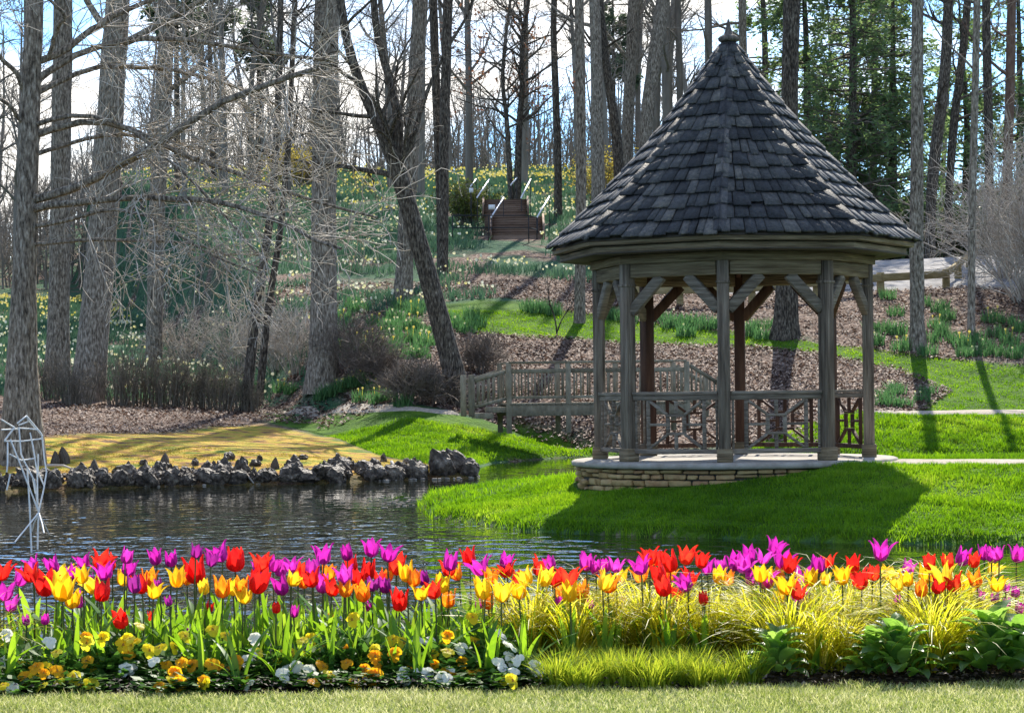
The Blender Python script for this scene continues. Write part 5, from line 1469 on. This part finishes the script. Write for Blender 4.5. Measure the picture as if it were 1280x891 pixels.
PFOL = [foliage_mesh(170,.085,.10,.04,.3,i) for i in range(4)]
PN = {'o':'orange','y':'yellow','w':'white'}
PANSY = [(7,822,'o',6,'w'),(42,838,'o',9,'y'),(66,832,'o',6,'o'),(110,848,'y',6,'y'),(60,806,'y',4,'w'),(140,800,'o',4,'y'),(184,800,'y',7,'y'),(140,820,'w',6,'w'),(210,832,'o',6,'o'),(252,826,'o',6,'y'),(270,830,'o',5,'o'),(215,812,'y',4,'w'),(208,862,'o',1,'o'),(305,822,'w',3,'w'),(368,836,'w',9,'w'),(426,820,'o',4,'o'),(447,848,'o',5,'o'),(512,800,'o',5,'y'),(500,824,'o',6,'y'),(520,846,'w',6,'w'),(546,820,'o',5,'o'),(588,840,'o',8,'o'),(575,815,'y',5,'y'),(592,794,'w',5,'o'),(625,800,'w',6,'w'),(628,834,'w',3,'w'),(648,826,'w',6,'w'),(672,832,'w',5,'w'),(160,780,'y',4,'y'),(95,815,'y',4,'o'),(20,800,'w',4,'w'),(465,800,'y',3,'y'),(400,790,'y',3,'y'),(330,800,'y',4,'w'),(85,858,'y',3,'y'),(235,850,'o',4,'y'),(290,846,'y',5,'w'),(345,812,'y',5,'y'),(405,846,'y',4,'o'),(475,842,'w',4,'w'),(560,856,'w',4,'w'),(610,862,'y',3,'o'),(125,790,'o',4,'y'),(255,790,'y',5,'y'),(440,782,'y',4,'o'),(545,786,'w',4,'y'),(615,772,'y',4,'y'),(25,860,'y',4,'w')]
def ord_of(px):
    return zone_of(px)
PANS = []
for i, (px, py, c, n, c2) in enumerate(PANSY):
    Y = 9.30+(862-py)*.005 + tr_.uniform(-.03,.03)
    Y = min(Y, 10.5)
    X = at(px, py, Y)[0]; g = hz(X, Y)
    zf = at(px, py, Y)[2]
    hgt = max(.05, min(.22, zf-g))
    place = 'at grass edge' if py > 835 else 'among tulip leaves' if py < 812 else 'in front row'
    lab = f"{PN[c]+' and '+PN[c2] if c != c2 else PN[c]} pansy plant {place}, {zone_of(px)}"
    if n == 1: lab = 'small pansy plant with one orange flower at the edge of the grass'
    if px == 368: lab = 'cream white pansy plant with a rounded head of flowers at the grass edge'
    t = thing('pansy', lab, 'pansy', (X, Y, g), tr_.uniform(-.5,.5), group='pansies among the tulips')
    if n > 1 and px != 368: PANS.append((t, lab, px))
    fo = bpy.data.objects.new('foliage', PFOL[i % 4]); COL.objects.link(fo); fo.parent = t; fo['kind'] = 'stuff'
    s = max(.6, hgt/.13); fo.scale = (1.5, 1.5, s)
    n = max(1, int(n*.72+.3))
    for k in range(n):
        cc = c if k < n*.6 else c2
        fl = bpy.data.objects.new('flower', PF[cc]); COL.objects.link(fl); fl.parent = t
        a_r = tr_.uniform(0,6.28); d_r = .125*math.sqrt(tr_.random())
        fs = tr_.uniform(.75,1.1)
        fl.location = (math.cos(a_r)*d_r, math.sin(a_r)*d_r-.03, hgt*tr_.uniform(.45,1.15)); fl.rotation_euler = (tr_.uniform(-1.0,-.1), tr_.uniform(-.3,.3), tr_.uniform(-.7,.7)); fl.scale = (fs,)*3
        if cc != 'w':
            ey = bpy.data.objects.new('eye', EYE_ME); COL.objects.link(ey); ey.parent = fl

single_out(PANS)
# ------------------------------------------------------------------ golden sedge, clipped tufts, broad-leaved plants
def sedge_mesh(n, L, W, seed, arch, mat, K=6, foot=.05, nm='foliage'):
    r_ = np.random.default_rng(seed)
    a = r_.random(n)*2*PI
    tilt = np.abs(r_.normal(.25,.22,n))*arch
    D = np.stack([np.cos(a)*np.sin(tilt), np.sin(a)*np.sin(tilt), np.cos(tilt)],1)
    pos = np.stack([np.cos(a)*foot*r_.random(n), np.sin(a)*foot*r_.random(n), np.full(n,-.01)],1)
    ln = L*r_.uniform(.6,1.15,n); S = np.stack([-np.sin(a), np.cos(a), np.zeros(n)],1)+r_.normal(0,.25,(n,3)); S /= np.linalg.norm(S,axis=1,keepdims=True)
    w = W*r_.uniform(.6,1.3,n)
    pts = [pos]
    for k in range(K-1):
        D = D+np.stack([np.cos(a)*.07*arch*k, np.sin(a)*.07*arch*k, -.11*arch*k*np.ones(n)*r_.uniform(.3,1.2,n)],1)+r_.normal(0,.04,(n,3)); D /= np.linalg.norm(D,axis=1,keepdims=True)
        pos = pos+D*(ln/(K-1))[:,None]; pts.append(pos)
    V = []
    for k, p in enumerate(pts):
        ww = (w*(1-.9*(k/(K-1))**2)/2)[:,None]
        V += [p-S*ww, p+S*ww]
    V = np.stack(V,1).reshape(-1,3); b = np.arange(n)*2*K
    Q = np.concatenate([np.stack([b+2*k, b+2*k+1, b+2*k+3, b+2*k+2],1) for k in range(K-1)])
    me = np_mesh(nm, V, Q, None, np.repeat(r_.random(n),2*K)); me.materials.append(mat); return me
SED = [sedge_mesh(330,.46,.0068,i,1.0,M['sedge'],7,.09) for i in range(4)]
TUF = [sedge_mesh(330,.155,.0065,i+9,1.0,M['moss_tuft'],5,.085) for i in range(3)]
for i, (px, Y) in enumerate(((662,10.1),(690,10.25),(715,10.0),(742,10.3),(770,10.1),(800,10.3),(828,10.05),(855,10.3),(885,10.1),(915,10.3),(940,10.05),(985,10.2),(1012,10.0),(1030,10.3),(1055,10.15),(1100,10.35),(1128,10.3),(1160,10.0),(1172,10.3),(1185,10.15),(1215,10.35),(1268,10.35),(985,9.7),(1020,9.65),(1045,9.7),(1165,9.65),(1185,9.7),(1150,9.75))):
    X = (px-640)/F*Y
    pl_ = 'left of the first broad-leaved plant' if px < 960 else 'between the left and middle broad-leaved plants' if px < 1100 else 'between the middle and right broad-leaved plants' if px < 1240 else 'at the right edge'
    rowp = 'back row' if Y > 10.2 else 'front row'
    t = thing('golden_sedge', f'arching golden sedge tuft in the {rowp}, {pl_}', 'ornamental grass', (X, Y, hz(X, Y)), tr_.uniform(0,6.28), group=f'golden sedge, {rowp}, {pl_}')
    s = tr_.uniform(.8,1.15); t.scale = (s*1.1, s*1.1, s)
    o = bpy.data.objects.new('foliage', SED[i % 4]); COL.objects.link(o); o.parent = t; o['kind'] = 'stuff'
for i, (px, py) in enumerate(((692,864),(722,864),(752,866),(782,866),(812,864),(842,866),(872,866),(902,866),(932,868),(760,848),(815,846),(870,848),(710,846))):
    Y = 9.3+tr_.uniform(-.03,.06) if py > 855 else 9.6
    X = (px-640)/F*Y
    rowp = 'front row at the grass edge' if py > 855 else 'second row under the golden sedge'
    t = thing('clipped_grass_tuft', f"low clipped yellow-green tuft, {rowp}{', rightmost and brightest' if px == 932 else ''}", 'ornamental grass', (X, Y, hz(X, Y)), tr_.uniform(0,6.28), group='clipped tufts, '+rowp)
    o = bpy.data.objects.new('foliage', TUF[i % 3]); COL.objects.link(o); o.parent = t; o['kind'] = 'stuff'
    q_ = tr_.uniform(.8,1.2); t.scale = (q_, q_, tr_.uniform(.75,1.15))
def big_leaf(seed):
    r_ = random.Random(seed); K = 8; V = []
    for i in range(K):
        t = i/(K-1); w = .30*math.sin(PI*min(1, t**.8*.9+.07))**.9 if i < K-1 else .004
        for u in (-1,-.5,0,.5,1):
            V.append([t*(1-.15*t), u*w*.5*(1+.06*math.sin(i*2.2+u)), .55*t-.62*t*t+abs(u)**1.5*w*.22+.01*math.sin(i*3+u*4)])
    q = [[i*5+j, i*5+j+1, (i+1)*5+j+1, (i+1)*5+j] for i in range(K-1) for j in range(4)]
    me = np_mesh('leaf', np.array(V), q, None, np.full(len(V), r_.random()), True); me.materials.append(M['rosette']); return me
BL = [big_leaf(i) for i in range(6)]
for px, Y, s, n, lab in ((966,9.42,1.0,34,'broad-leaved plant at the right end of the clipped tufts, leftmost of its kind'),(1085,9.44,.9,24,'smaller broad-leaved plant leaning against the middle one from the left'),(1118,9.38,1.15,38,'wide broad-leaved plant below and right of the gazebo, middle one of its kind'),(1238,9.42,1.3,42,'largest broad-leaved plant, near the right end of the bed'),(1276,9.4,1.05,26,'broad-leaved plant cut by the right edge of the photo')):
    X = (px-640)/F*Y
    t = thing('broad_leaved_plant', lab, 'plant', (X, Y, hz(X, Y)), tr_.uniform(0,6.28))
    for k in range(n):
        lf = bpy.data.objects.new('leaf', BL[k % 6]); COL.objects.link(lf); lf.parent = t
        f = k/n; L = tr_.uniform(.12,.18)*s
        lf.scale = (L, L*1.6, L*1.15); lf.rotation_euler = (tr_.uniform(-.3,.3), -.1-1.0*f*tr_.uniform(.6,1.2), k*2.4+tr_.uniform(-.3,.3)); rd_ = .07*s*(1-f); lf.location = (rd_*math.cos(k*2.4), rd_*math.sin(k*2.4), .02+.12*s*f)

# the bed runs on past both sides of the photo
for sx in (-1, 1):
    sd_n = 'left' if sx < 0 else 'right'
    for i in range(16):
        X = sx*tr_.uniform(2.5, 3.9); Y = tr_.uniform(9.8, 10.7); g = hz(X, Y); h = tr_.uniform(.36,.52)
        c = tr_.choice('RMYOR')
        t = thing('tulip', f'{CN[c]} tulip past the {sd_n} end of the bed', 'tulip', (X, Y, g), tr_.uniform(0,6.28), group=f'{CN[c]} tulips past the {sd_n} end')
        o = bpy.data.objects.new('stem', STEM); COL.objects.link(o); o.parent = t; o.scale = (1,1,h)
        o = bpy.data.objects.new('flower', HEADS[c][tr_.randrange(4)]); COL.objects.link(o); o.parent = t; o.location = (0,0,h-.004)
        for k in range(4):
            o = bpy.data.objects.new('leaf', LEAVES[tr_.randrange(5)]); COL.objects.link(o); o.parent = t
            l = tr_.uniform(.24,.4); o.scale = (l,l,l); o.rotation_euler = (0,0,tr_.uniform(0,6.28))
    for i in range(8):
        X = sx*(2.45+.2*i); Y = tr_.uniform(9.6, 10.3)
        t = thing('golden_sedge', f'golden sedge tuft past the {sd_n} end of the bed', 'ornamental grass', (X, Y, hz(X, Y)), tr_.uniform(0,6.28), group=f'golden sedge past the {sd_n} end')
        o = bpy.data.objects.new('foliage', SED[i % 4]); COL.objects.link(o); o.parent = t; o['kind'] = 'stuff'
